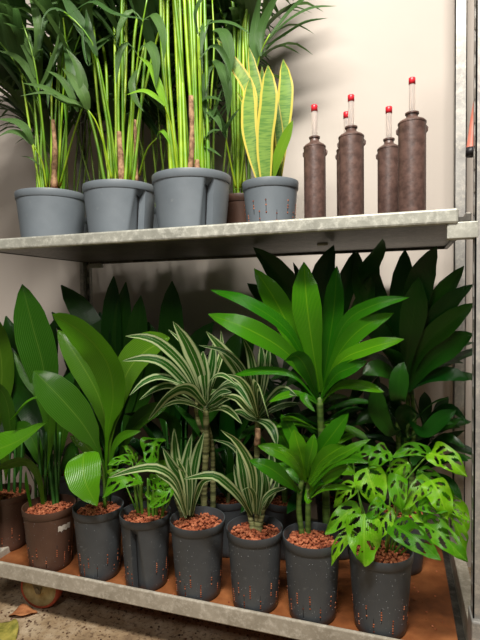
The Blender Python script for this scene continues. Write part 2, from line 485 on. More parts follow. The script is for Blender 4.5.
# ------------------------------------------------------------------ trolley
tr = thing('plant_trolley', (-.52, 1.43, 0), 'galvanised steel nursery trolley with two shelves, slotted corner posts and red-tyred casters', 'trolley')
def post(x0, x1, y0, y1, side, slots=True):
    mb = MB(); zb, zt = .10, 2.12; t = .003
    # web towards the outside, flanges front and back; the inner flange is slotted
    ow = (x1-t, x1) if side > 0 else (x0, x0+t)
    mb.box((ow[0], y0, zb), (ow[1], y1, zt))
    mb.box((x0, y0, zb), (x1, y0+t, zt))
    mb.box((x0, y1-t, zb), (x1, y1, zt))
    iw = (x0, x0+t) if side > 0 else (x1-t, x1)
    mb.box((iw[0], y0, zb), (iw[1], y0+.010, zt)); mb.box((iw[0], y1-.010, zb), (iw[1], y1, zt))
    z = zb
    if not slots: mb.box((iw[0], y0+.010, zb), (iw[1], y1-.010, zt)); z = zt
    while z < zt-.03:
        mb.box((iw[0], y0+.010, z), (iw[1], y1-.010, z+.022)); z += .05
    return mb.build('post', M['post'], tr, smooth=False)
post(.159, XR, FY, FY+.034, 1); post(.172, XR+.007, BY-.034, BY, 1, False)
post(XL, XL+.035, FY, FY+.034, -1)
def slotted_back_post(x0):
    mb = MB(); zb, zt = .10, 2.12
    mb.box((x0, BY-.034, zb), (x0+.016, BY, zt)); mb.box((x0+.016, BY-.012, zb), (x0+.019, BY, zt))
    mb.box((x0+.030, BY-.016, zb), (x0+.035, BY, zt)); z = zb
    while z < zt-.03:
        mb.box((x0+.019, BY-.012, z), (x0+.030, BY-.009, z+.026)); z += .05
    return mb.build('post', M['post'], tr, smooth=False)
slotted_back_post(XL)
b = MB(); b.box((XL, BY-.004, .1), (XL+.034, BY+.001, 2.12)); b.build('post_backing', M['galvdark'], tr, smooth=False)
# upper shelf: tray with rolled rim, corner hooks
SX0, SX1 = -1.225, .126
mb = MB()
mb.box((SX0+.004, FY+.01, ZS-.028), (SX1+.026, BY-.006, ZS-.018))
o_sh = mb.build('shelf', M['galvdark'], tr, smooth=False)
mb = MB(); mb.box((SX0, FY-.006, ZS-.033), (SX1, FY+.016, ZS)); mb.build('shelf_rim', M['galv'], o_sh, smooth=False, bevel=.005)
mb = MB(); mb.box((SX0, FY+.012, ZS-.030), (SX0+.012, BY-.004, ZS-.006)); mb.box((SX1+.018, FY+.03, ZS-.036), (SX1+.03, BY-.004, ZS-.006))
mb.box((SX0, BY-.016, ZS-.036), (SX1+.03, BY-.004, ZS-.008)); mb.build('shelf_side', M['galvdark'], o_sh, smooth=False, bevel=.002)
mb = MB(); mb.box((.103, FY-.001, ZS-.066), (.166, FY+.004, ZS-.030)); mb.box((.103, FY-.001, ZS-.040), (.108, FY+.03, ZS-.030))
mb.box((.103, FY, ZS-.066), (.166, FY+.032, ZS-.062))
mb.build('hook_bracket', M['galv'], o_sh, smooth=False, bevel=.0025)
mb = MB(); mb.box((SX0-.018, FY-.001, ZS-.066), (SX0+.03, FY+.004, ZS-.030)); mb.build('hook_bracket', M['galv'], o_sh, smooth=False, bevel=.0025)
mb = MB(); mb.box((-1.21, BY-.02, ZS-.052), (-1.15, BY-.006, ZS-.034)); mb.build('hook_bracket', M['galv'], o_sh, smooth=False, bevel=.002)
mb = MB()
for px in (323,):
    p = at(px, 246, FY+.30); mb.box((p.x-.016, p.y-.01, ZS-.034), (p.x+.016, p.y+.004, ZS-.027))
mb.build('shelf_clip', M['post'], o_sh, smooth=False, bevel=.002)
# base
mb = MB(); mb.box((XL, FY-.008, ZD-.048), (XR-.02, FY+.002, ZD)); mb.box((XL, BY-.02, ZD-.048), (XR, BY, ZD))
mb.box((XL, FY+.014, ZD-.048), (XL+.03, BY-.02, ZD)); 
o_b = mb.build('base_frame', M['rail'], tr, smooth=False, bevel=.003)
mb = MB(); mb.box((.137, FY+.006, ZD-.048), (.160, BY-.02, ZD-.042)); mb.build('gap_shade_plate', M['galvdark'], o_b, smooth=False)  # added dark plate, makes the gap beside the deck read as shade
mb = MB(); mb.box((.158, FY+.014, ZD-.05), (.19, BY-.02, ZD+.028)); mb.build('side_rail', M['rail'], o_b, smooth=False, bevel=.003)
mb = MB(); mb.box((.166, BY-.05, .06), (.212, BY+.006, .25)); mb.build('post_socket', M['post'], o_b, smooth=False, bevel=.004)
mb = MB(); mb.box((.155, FY-.012, .06), (.206, FY+.05, .255))
mb.build('post_socket', M['post'], o_b, smooth=False, bevel=.004)
mb = MB(); mb.box((XL+.03, FY+.003, ZD-.034), (.136, BY-.02, ZD-.022)); mb.build('deck', M['ply'], o_b, smooth=False)
ZP = ZD-.022
def caster(x, y, ang, rad=.068):
    c = Vector((x, y, rad)); e = bpy.data.objects.new('caster', None); col.objects.link(e); e.parent = tr; e.location = c-abs_loc(tr)
    rot = Matrix.Rotation(ang, 3, 'Z')
    def ring(prof_, mat, nm, seg=40):
        mb = MB(); n0 = 0
        for (r_, a_) in prof_:
            for k in range(seg):
                g = 2*math.pi*k/seg
                mb.v.append(c + rot @ Vector((r_*math.cos(g), a_, r_*math.sin(g))))
        N = len(prof_)
        for i in range(N-1):
            for k in range(seg):
                k2 = (k+1) % seg; mb.face([i*seg+k, (i+1)*seg+k, (i+1)*seg+k2, i*seg+k2])
        return mb.build(nm, M[mat], e)
    q = rad
    ring([(q-.010, -.017), (q-.004, -.017), (q, -.010), (q, .010), (q-.004, .017), (q-.010, .017), (q-.010, -.017)], 'tyre', 'tyre')
    ring([(.0, -.013), (.010, -.013), (.018, -.015), (.020, -.008), (q-.018, -.006), (q-.010, -.016), (q-.009, .016), (q-.018, .006), (.02, .008), (.018, .015), (0, .013)], 'hub', 'wheel')
    mb = MB()
    for s in (-1, 1):
        n = len(mb.v)
        for yy in (s*.021, s*.024):
            for (xx, zz) in ((-.006, -.014), (.008, -.014), (.012, .02), (.016, rad), (-.048, rad), (-.02, .02)):
                mb.v.append(c + rot @ Vector((xx, yy, zz)))
        mb.face([n+i for i in range(6)]); mb.face([n+6+i for i in range(6)][::-1])
        for i in range(6): j = (i+1) % 6; mb.face([n+i, n+6+i, n+6+j, n+j])
    P = [c + rot @ Vector((-.02, 0, z)) for z in (rad-.006, rad+.002)]
    mb.tube(P, .034, 20)
    mb.tube([c + rot @ Vector((0, y_, 0)) for y_ in (-.028, .028)], .007, 10)
    mb.build('fork', M['fork'], e, smooth=False)
pc = at(42, 585, FY+.075)
caster(pc.x, pc.y, R(8)); caster(.10, BY-.08, R(20)); caster(XL+.12, BY-.09, R(-35)); caster(-.02, FY+.12, R(30))

# ------------------------------------------------------------------ potted plants : roots
def plant(name, px, Y, zb, rt, rb, h, mat, label, cat, group=None, **k):
    p = at(px, 400, Y)
    # pixel column at the pot's own height
    for _ in range(4):
        q = Vector((p.x, Y, zb+h*.6)) - CAM
        cx = 240+FPX*q.dot(AX[0])/q.dot(AX[2]); p.x += (px-cx)*q.dot(AX[2])/FPX
    root = thing(name, (p.x, Y, zb), label, cat, group)
    pot(root, rt, rb, h, mat, **k)
    return root
GU = 'palms and snake plant in pots on the upper shelf'
ZU = ZS-.018
def stalk_frond(root, base, top, tip, nl=9, ll=.24, lw=.026, seed=0, r=.0038, mat='palm', smat='stalk', start=.15, sag=.6):
    """pinnate palm frond: bare stalk from base to top, leafy rachis from top to tip"""
    rr = random.Random(seed); base, top, tip = Vector(base), Vector(top), Vector(tip)
    m1 = base.lerp(top, .5)+Vector((rr.uniform(-.012, .012), rr.uniform(-.01, .01), 0))
    m2 = top.lerp(tip, .5)+Vector((0, 0, (tip-top).length*.12))
    P = spline([base, m1, top, m2, tip], 28)
    L0 = (top-base).length; LT = L0+(tip-top).length; k0 = L0/LT
    mb = MB(); side0 = 1
    mb.tube(P, [r*(1-.8*max(0, (i/28-k0)/(1-k0+1e-6)))*(1.25 if i < 4 else 1) for i in range(29)], 6)
    lf = MB()
    for i in range(nl):
        t = k0+(1-k0)*(start+(1-start)*i/max(1, nl-1)); j = min(27, int(t*28)); p = P[j]
        T = (P[min(28, j+1)]-P[j-1]).normalized()
        S = T.cross(Vector((0, 0, 1)))
        S = S.normalized() if S.length > .05 else Vector((math.cos(seed), math.sin(seed), 0))
        for sd in (-1, 1):
            a = rr.uniform(.55, .95) if i < nl-1 else .25
            d = (T*math.cos(a)+S*sd*math.sin(a)+Vector((0, rr.uniform(-.15, .15), rr.uniform(0, .2)))).normalized()
            L = ll*(rr.uniform(.8, 1.1))*(1-.35*abs(i/(nl-1)-.4))
            q1 = p+d*L*.4; q2 = q1+(d+Vector((0, 0, -sag*.55))).normalized()*L*.33; q3 = q2+(d*.8+Vector((0, 0, -sag*1.3))).normalized()*L*.3
            Nn = (Vector((0, 0, 1))-T*.3+Vector((0, -.35, 0)))
            ok = all(v.y < 1.84 for v in (q1, q2, q3))
            if not ok:
                q1.y, q2.y, q3.y = min(q1.y, 1.80), min(q2.y, 1.80), min(q3.y, 1.80)
            ribbon(lf, [p, q1, q2, q3], lw*rr.uniform(.8, 1.15), 'palm', Nn, .25, 0, 8, 2)
    o = lf.build('frond', M[mat], root); mb.build('stalk', M[smat], o)
    return o

def palm(px, Y, rt, h, mat, label, fronds, cat='palm', smat='stalk', groove=None, rb=None, fk={}, **k):
    rb = rb or rt*.84
    root = plant('potted_palm', px, Y, ZU, rt, rb, h, mat, label, cat, GU, groove=groove, pebbles=90, slots=False, fill=.012, **k)
    c = abs_loc(root); z0 = ZU+h-.02
    for i, (bx, tx, lean_y, hgt, reach, sd) in enumerate(fronds):
        # bx: foot offset in metres, tx: sideways travel of the stalk, hgt: bare height, reach: rachis vector
        base = Vector((c.x+bx, Y+rnd.uniform(-.025, .025), z0))
        top = Vector((c.x+tx, Y+lean_y, z0+hgt))
        tip = top+Vector(reach)
        stalk_frond(root, base, top, tip, seed=sd, smat=smat, **fk)
    return root

# U1 leftmost palm
def fan(n, bx, tx, ty, hg, rx, ry, rz, seed):
    q = random.Random(seed); out = []
    for i in range(n):
        a = i/(n-1)*2-1
        out.append((a*bx+q.uniform(-.003, .003), tx[0]+(tx[1]-tx[0])*i/(n-1)+q.uniform(-.006, .006), q.uniform(*ty), q.uniform(*hg),
                    (a*rx+q.uniform(-.05, .05), q.uniform(*ry), q.uniform(*rz)), seed*10+i))
    return out
U1 = palm(52, 1.30, .108, .172, 'pot', 'potted palm at the far left of the upper shelf in a plain grey pot',
    fan(11, .038, (-.09, .10), (-.05, .05), (.24, .50), .18, (-.14, .04), (.18, .30), 1), fk=dict(r=.0036, ll=.26, lw=.034, nl=8))
U2 = palm(120.5, 1.29, .109, .171, 'pot', 'potted palm with fanned yellow-green stalks in the second grey pot from the left, upper shelf',
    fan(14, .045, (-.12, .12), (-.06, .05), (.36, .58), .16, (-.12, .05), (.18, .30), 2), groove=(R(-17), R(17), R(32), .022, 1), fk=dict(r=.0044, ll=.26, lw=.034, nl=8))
U3 = palm(192, 1.27, .111, .173, 'pot', 'potted palm with a dense upright bundle of lime stalks in the largest grey pot',
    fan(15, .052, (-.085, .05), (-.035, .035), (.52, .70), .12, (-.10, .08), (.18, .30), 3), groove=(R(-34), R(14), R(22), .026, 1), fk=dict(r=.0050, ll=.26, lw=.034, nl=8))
U4 = palm(242, 1.45, .075, .145, 'potbrown', 'slender palm in a small brown pot behind the snake plant',
    fan(8, .024, (-.03, .035), (-.02, .02), (.5, .72), .14, (-.06, .05), (.16, .26), 4), rb=.06, fk=dict(r=.005, ll=.24, lw=.03, nl=7))
# back row palms, further from the camera
for (px, sd, n, lab) in ((67, 20, 9, 'shaded palm in a grey pot behind the leftmost palm'), (112, 30, 12, 'shaded palm in a grey pot behind the gap of the two left palms'), (158, 40, 13, 'shaded palm in a grey pot behind the largest grey pot'), (207, 50, 8, 'shaded palm in a grey pot between the lime-stalked palm and the brown pot')):
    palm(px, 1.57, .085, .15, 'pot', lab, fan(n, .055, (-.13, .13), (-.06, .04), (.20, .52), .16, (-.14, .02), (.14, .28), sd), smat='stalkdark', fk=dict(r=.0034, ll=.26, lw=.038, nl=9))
# brown fibrous sheaths round the palm trunks
for root, lst in ((U1, [((54, 188, 1.28), (55, 150, 1.28), (53, 120, 1.28), 7, 4)]),
                  (U2, [((121, 184, 1.27), (121, 160, 1.27), (119, 132, 1.27), 8, 5), ((136, 182, 1.29), (136, 160, 1.29), (135, 120, 1.29), 5, 3)]),
                  (U3, [((190, 176, 1.25), (192, 140, 1.25), (191, 96, 1.25), 6, 5), ((196, 178, 1.25), (197, 172, 1.25), (197, 160, 1.25), 8, 5)])):
    for a_, b_, c_, w0, w1 in lst: pstem(root, [a_, b_, c_], w0, w1, 'sheath', name='fibre_sheath', wob=.3)
def frond_px(root, stalkpix, leaflets, mat='palm', smat='stalk', sw=2.6):
    lf = MB()
    for pix, w in leaflets:
        pts = [at(*q) for q in pix]; ribbon(lf, pts, wpx(w, pts[0]), 'palm', (.1, -.8, .6), .25, 0, 12, 4)
    o = lf.build('frond', M[mat], root)
    pts = spline([at(*q) for q in stalkpix], 14); mb = MB()
    mb.tube(pts, [wpx(sw, pts[0])/2*(1-.5*i/14) for i in range(15)], 6); mb.build('stalk', M[smat], o)
frond_px(U4, [(240, 188, 1.44), (247, 120, 1.42), (256, 72, 1.38), (262, 50, 1.36), (270, 34, 1.34)], [
    ([(266, 44, 1.35), (285, 24, 1.30), (310, 9, 1.27), (337, 6, 1.25)], 9), ([(264, 48, 1.35), (284, 36, 1.32), (305, 23, 1.3), (328, 18, 1.28)], 9),
    ([(261, 56, 1.36), (262, 30, 1.36), (270, 10, 1.34), (284, -18, 1.3)], 13), ([(258, 64, 1.38), (254, 44, 1.4), (256, 20, 1.4), (262, -14, 1.36)], 11),
    ([(260, 58, 1.37), (268, 48, 1.36), (278, 39, 1.36), (288, 35, 1.36)], 4), ([(266, 42, 1.35), (290, 12, 1.33), (306, -2, 1.3), (324, -10, 1.28)], 9)])
frond_px(U1, [(47, 188, 1.28), (42, 162, 1.26), (33, 144, 1.24)], [
    ([(33, 145, 1.24), (27, 131, 1.22), (16, 122, 1.21), (-3, 119, 1.2)], 9), ([(32, 145, 1.24), (22, 135, 1.22), (10, 132, 1.21), (-4, 138, 1.2)], 8),
    ([(40, 166, 1.26), (30, 158, 1.26), (20, 156, 1.26)], 2)])
frond_px(U1, [(60, 186, 1.27), (72, 140, 1.22), (82, 108, 1.17)], [
    ([(82, 108, 1.17), (66, 102, 1.16), (44, 88, 1.14), (22, 83, 1.12)], 9), ([(80, 106, 1.17), (60, 96, 1.14), (42, 93, 1.13), (20, 96, 1.12)], 6),
    ([(78, 112, 1.19), (70, 92, 1.19), (60, 78, 1.18), (46, 70, 1.17)], 8), ([(82, 108, 1.17), (84, 88, 1.16), (78, 66, 1.15), (66, 48, 1.14)], 11)])
frond_px(U2, [(112, 180, 1.26), (104, 145, 1.23), (96, 122, 1.20), (88, 110, 1.18)], [
    ([(88, 111, 1.18), (84, 96, 1.16), (74, 80, 1.15), (62, 68, 1.13)], 13), ([(88, 110, 1.18), (78, 104, 1.16), (66, 100, 1.14), (52, 92, 1.13)], 8)])
frond_px(U2, [(118, 180, 1.26), (108, 110, 1.22), (95, 50, 1.18), (80, 26, 1.15), (64, 12, 1.13)], [
    ([(82, 28, 1.15), (84, 50, 1.13), (88, 66, 1.12), (91, 58, 1.13)], 3), ([(72, 16, 1.14), (55, 9, 1.12), (45, 16, 1.11), (41, 34, 1.1)], 6),
    ([(70, 14, 1.14), (92, 2, 1.12), (115, 14, 1.11), (150, 20, 1.1)], 6), ([(95, 50, 1.18), (86, 34, 1.17), (74, 14, 1.16), (58, -12, 1.15)], 14),
    ([(97, 56, 1.18), (90, 36, 1.17), (88, 22, 1.17), (86, 8, 1.16)], 10)])
frond_px(U3, [(178, 176, 1.25), (172, 130, 1.22), (164, 104, 1.19)], [
    ([(165, 106, 1.19), (155, 97, 1.17), (143, 91, 1.16), (126, 95, 1.15)], 7), ([(166, 108, 1.2), (158, 84, 1.19), (150, 66, 1.18), (138, 56, 1.17)], 9)], 'palmlime')
frond_px(U3, [(139, 176, 1.3), (147, 150, 1.26), (157, 138, 1.24)], [([(157, 138, 1.24), (160, 131, 1.23), (165, 134, 1.22), (171, 146, 1.22)], 5)], 'palmlime')
frond_px(U3, [(200, 176, 1.27), (200, 110, 1.24), (198, 40, 1.2), (200, 30, 1.2)], [
    ([(197, 34, 1.2), (212, 23, 1.17), (233, 24, 1.15), (253, 36, 1.14)], 6), ([(198, 34, 1.2), (196, 12, 1.18), (206, -6, 1.17), (220, -12, 1.16)], 7),
    ([(199, 60, 1.2), (214, 46, 1.2), (226, 60, 1.2), (232, 84, 1.2)], 8)])
frond_px(U3, [(204, 178, 1.3), (202, 150, 1.3), (199, 108, 1.28)], [
    ([(198, 106, 1.28), (206, 99, 1.26), (214, 98, 1.25), (222, 101, 1.24)], 6), ([(201, 146, 1.29), (206, 137, 1.27), (213, 131, 1.26), (221, 130, 1.25)], 6),
    ([(202, 146, 1.29), (208, 148, 1.27), (215, 152, 1.26), (222, 157, 1.25)], 4), ([(203, 108, 1.28), (211, 113, 1.27), (218, 121, 1.26), (222, 132, 1.25)], 8), ([(204, 124, 1.28), (210, 120, 1.27), (216, 108, 1.26), (222, 88, 1.25)], 6)])
frond_px(U4, [(236, 188, 1.43), (230, 160, 1.40), (225, 134, 1.37)], [([(225, 134, 1.37), (229, 124, 1.36), (235, 115, 1.35), (240, 108, 1.34)], 7), ([(226, 138, 1.37), (220, 120, 1.36), (214, 104, 1.35)], 7)])
frond_px(U1, [(48, 186, 1.27), (42, 120, 1.24), (34, 60, 1.20), (18, 10, 1.18)], [
    ([(38, 92, 1.22), (28, 70, 1.2), (14, 56, 1.19), (-4, 50, 1.18)], 8), ([(36, 78, 1.21), (28, 50, 1.2), (14, 32, 1.19), (-4, 22, 1.18)], 10),
    ([(33, 56, 1.2), (24, 34, 1.2), (12, 16, 1.19), (2, -6, 1.18)], 12), ([(34, 60, 1.2), (40, 36, 1.19), (36, 12, 1.18), (28, -10, 1.18)], 12), ([(38, 92, 1.22), (50, 70, 1.2), (58, 44, 1.19), (60, 20, 1.18)], 11)])
frond_px(U1, [(58, 186, 1.29), (62, 110, 1.27), (66, 50, 1.24), (60, -6, 1.2)], [
    ([(64, 40, 1.24), (56, 56, 1.22), (50, 80, 1.21), (48, 108, 1.21)], 11), ([(65, 44, 1.24), (70, 60, 1.22), (72, 84, 1.21), (70, 112, 1.21)], 11),
    ([(62, 10, 1.22), (50, 14, 1.2), (42, 34, 1.19), (38, 62, 1.19)], 11), ([(63, 14, 1.22), (76, 18, 1.2), (86, 38, 1.19), (90, 66, 1.19)], 12)])
frond_px(U2, [(130, 180, 1.27), (134, 100, 1.24), (140, 40, 1.2), (148, -6, 1.18)], [
    ([(138, 56, 1.21), (128, 44, 1.19), (120, 56, 1.18), (116, 84, 1.18)], 10), ([(139, 52, 1.21), (148, 44, 1.19), (156, 60, 1.18), (156, 88, 1.18)], 11),
    ([(143, 22, 1.19), (132, 12, 1.17), (122, 24, 1.16), (116, 46, 1.16)], 12), ([(144, 20, 1.19), (154, 16, 1.17), (163, 34, 1.16), (164, 62, 1.16)], 10), ([(137, 70, 1.22), (132, 84, 1.2), (136, 100, 1.2), (144, 112, 1.2)], 8)])
frond_px(U3, [(206, 176, 1.3), (210, 110, 1.3), (214, 50, 1.3), (212, -6, 1.3)], [
    ([(213, 60, 1.3), (222, 70, 1.28), (228, 92, 1.27), (228, 118, 1.27)], 12), ([(213, 66, 1.3), (206, 76, 1.28), (204, 96, 1.27), (206, 120, 1.27)], 10),
    ([(213, 30, 1.3), (224, 34, 1.28), (230, 56, 1.27), (228, 84, 1.27)], 13), ([(213, 20, 1.3), (206, 24, 1.28), (200, 48, 1.27), (203, 72, 1.27)], 10)])
# U5 snake plant
U5 = plant('snake_plant', 270.5, 1.27, ZU, .075, .062, .138, 'pot', 'snake plant with yellow-edged banded leaves in a small grey pot', 'snake plant', GU, pebbles=90, slots=True, fill=.012)
for pix, w in (([(262, 182, 1.30), (252, 130, 1.30), (250, 92, 1.30), (235, 65, 1.29), (217, 39, 1.28)], 14), ([(263, 182, 1.27), (253, 120, 1.30), (246, 105, 1.31), (237, 92, 1.32)], 7),
               ([(272, 180, 1.32), (262, 120, 1.33), (255, 80, 1.33), (249, 47, 1.33)], 14), ([(274, 182, 1.33), (264, 120, 1.34), (262, 66, 1.34)], 11),
               ([(262, 184, 1.23), (251, 140, 1.23), (249, 110, 1.23), (250, 77, 1.23)], 17), ([(277, 182, 1.27), (282, 130, 1.28), (286, 90, 1.29), (283, 59, 1.30)], 18),
               ([(266, 184, 1.21), (265, 140, 1.21), (269, 100, 1.21), (268, 65, 1.21)], 21), ([(275, 182, 1.24), (280, 150, 1.25), (276, 110, 1.26), (271, 86, 1.27)], 10)):
    pleaf(U5, pix, w, 'snake', pr='snake', N=(0, -1, .05), fold=.12, ripple=.03, ns=20, na=6)
pleaf(U5, [(270, 184, 1.225), (277, 160, 1.21), (285, 140, 1.20), (293, 120, 1.19)], 14, 'limeleaf', pr='snake', N=(0, -1, .6), fold=.1)

# ------------------------------------------------------------------ watering tubes
def tube(px, Y, w, ytop, cap, gx, label, flange=False):
    p = at(px, 200, Y); sc = depth(p)/FPX; r = w/2*sc
    q = at(px, ytop, Y); h = q.z-ZU                        # body height up to shoulder
    root = thing('watering_cylinder', (p.x, Y, ZU), label, 'cylinder', 'brown cylinders with red-capped gauges')
    mb = MB(); nr = r*.42; nh = 9*sc
    pr = [(0, 0), (r, 0), (r, h-.004), (r*1.03, h-.003), (r*1.03, h), (r*.9, h+.004), (nr*1.15, h+nh*.5), (nr, h+nh*.6), (nr, h+nh*.9), (nr*1.2, h+nh*.92), (nr*1.2, h+nh*1.08), (nr*.7, h+nh*1.1), (nr*.7, h+nh*.8), (0, h+nh*.8)]
    if flange: pr[1:2] = [(r*1.15, 0), (r*1.3, .010), (r*1.36, .014), (r*1.3, .018), (r, .021)]
    mb.lathe(pr, 40, (p.x, Y, ZU))
    o = mb.build('body', M['tube'], root); e = o.modifiers.new('edges', 'EDGE_SPLIT'); e.split_angle = R(40)
    for s in (-1, 1):
        mb = MB(); mb.tube([(p.x+s*r*.9, Y+.006, ZU+h-.026), (p.x+s*r*1.06, Y+.006, ZU+h-.019), (p.x+s*r*1.08, Y+.006, ZU+h-.012), (p.x+s*r*.95, Y+.006, ZU+h-.006)], [.0015, .0025, .0025, .0015], 8)
        mb.build('lug', M['tube'], root)
    g = at(gx, cap, Y); zt = g.z; gr = 3.4*sc
    mb = MB(); z0 = ZU+h+nh*.8; rr = gr*.85
    mb.lathe([(rr, z0-ZU), (rr, zt-ZU-.004), (rr*.72, zt-ZU-.004), (rr*.72, z0-ZU), (rr, z0-ZU)], 16, (p.x, Y, ZU))
    mb.build('gauge_tube', M['glass'], root)
    mb = MB(); mb.lathe([(0, z0-ZU), (rr*.4, z0-ZU), (rr*.4, z0-ZU+(zt-z0)*.72), (0, z0-ZU+(zt-z0)*.72)], 10, (p.x, Y, ZU)); mb.build('float_rod', M['float'], root)
    mb = MB(); ch = 6.5*sc
    mb.lathe([(rr, zt-ZU-ch), (gr*.95, zt-ZU-ch), (gr*.95, zt-ZU-.001), (gr*.8, zt-ZU), (0, zt-ZU)], 16, (p.x, Y, ZU)); mb.build('gauge_cap', M['red'], root)
tube(315, 1.27, 21.5, 147, 105, 315, 'leftmost brown watering cylinder, standing apart beside the snake plant')
tube(351.5, 1.26, 24.5, 137, 95, 351.5, 'brown watering cylinder in the middle, with another one hidden behind it')
tube(347, 1.42, 20, 150, 112, 347, 'brown watering cylinder almost hidden, only its left edge and red cap showing')
tube(389, 1.33, 22, 149, 107, 388, 'brown watering cylinder just left of the tallest one')
tube(412, 1.20, 26.5, 123, 78, 411, 'tallest brown watering cylinder at the right, with a flared foot ring', True)

# ------------------------------------------------------------------ lower row
GL = 'plants in pots on the lower deck'
HP = .185
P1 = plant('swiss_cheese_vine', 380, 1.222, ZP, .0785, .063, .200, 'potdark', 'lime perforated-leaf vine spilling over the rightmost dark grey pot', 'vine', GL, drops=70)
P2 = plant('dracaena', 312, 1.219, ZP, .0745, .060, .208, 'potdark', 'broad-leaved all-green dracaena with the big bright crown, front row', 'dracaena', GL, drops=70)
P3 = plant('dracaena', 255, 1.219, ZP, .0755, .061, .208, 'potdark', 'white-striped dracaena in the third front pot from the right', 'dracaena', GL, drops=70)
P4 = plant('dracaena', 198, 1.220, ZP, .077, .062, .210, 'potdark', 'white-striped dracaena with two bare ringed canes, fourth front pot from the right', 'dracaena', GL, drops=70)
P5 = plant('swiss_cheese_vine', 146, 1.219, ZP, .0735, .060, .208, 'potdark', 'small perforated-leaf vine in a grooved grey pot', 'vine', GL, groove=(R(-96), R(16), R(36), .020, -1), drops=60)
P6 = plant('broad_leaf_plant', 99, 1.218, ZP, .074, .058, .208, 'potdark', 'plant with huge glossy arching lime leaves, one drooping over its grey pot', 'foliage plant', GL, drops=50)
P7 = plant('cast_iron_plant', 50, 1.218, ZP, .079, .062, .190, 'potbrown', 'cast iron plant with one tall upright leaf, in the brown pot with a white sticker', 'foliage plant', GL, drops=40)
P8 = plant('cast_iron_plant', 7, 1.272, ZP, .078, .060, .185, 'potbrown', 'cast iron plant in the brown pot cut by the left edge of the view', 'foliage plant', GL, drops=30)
# sticker on the brown pot
def sticker(root, g0, g1, z0, z1, rt, rb, h):
    c = abs_loc(root); mb = MB(); n = 8; rr = lambda z: rb+(rt-.0028-rb)*z/(h-.022)+.0008
    for i in range(n+1):
        g = g0+(g1-g0)*i/n; jit = .003*math.sin(i*2.3)
        for z in (z0+jit, z1+jit*.5): mb.v.append((c.x+rr(z)*math.cos(g), c.y+rr(z)*math.sin(g), c.z+z))
    for i in range(n): mb.face([2*i, 2*i+2, 2*i+3, 2*i+1])
    mb.build('sticker', M['tag'], root)
sticker(P7, R(-32), R(2), .126, .143, .079, .062, .190)

def crown(root, c, n, L, W, mat, el=(20, 75), az=(0, 360), seed=0, sag=.35, fold=.18, pr='lance', ymax=1.82, ymin=.98):
    q = random.Random(seed); c = Vector(c)
    for i in range(n):
        a = R(az[0]+(az[1]-az[0])*((i*.618+q.random()*.15) % 1)); e = R(el[0]+(el[1]-el[0])*q.random())
        d = Vector((math.cos(a)*math.cos(e), math.sin(a)*math.cos(e), math.sin(e))); l = L*q.uniform(.75, 1.1)
        h = Vector((math.cos(a), math.sin(a), 0)); b0 = c+Vector((q.uniform(-.006, .006), q.uniform(-.006, .006), q.uniform(-.03, .01)))
        p1 = b0+d*l*.4; p2 = p1+(d+Vector((0, 0, -sag*.5))).normalized()*l*.35; p3 = p2+(d+Vector((0, 0, -sag*1.3))).normalized()*l*.28
        for p in (p1, p2, p3):
            p.y = max(ymin, min(ymax, p.y)); p.z = min(p.z, ZS-.045) if p.y > FY-.01 else p.z
        N = (d.cross(h.cross(Vector((0, 0, 1))))); N = N if N.z > 0 else -N
        leaf(root, [b0, p1, p2, p3], W*q.uniform(.8, 1.1), mat, pr=pr, N=N+Vector((0, -.4, 0)), fold=fold, ripple=.02, ns=12, na=4)

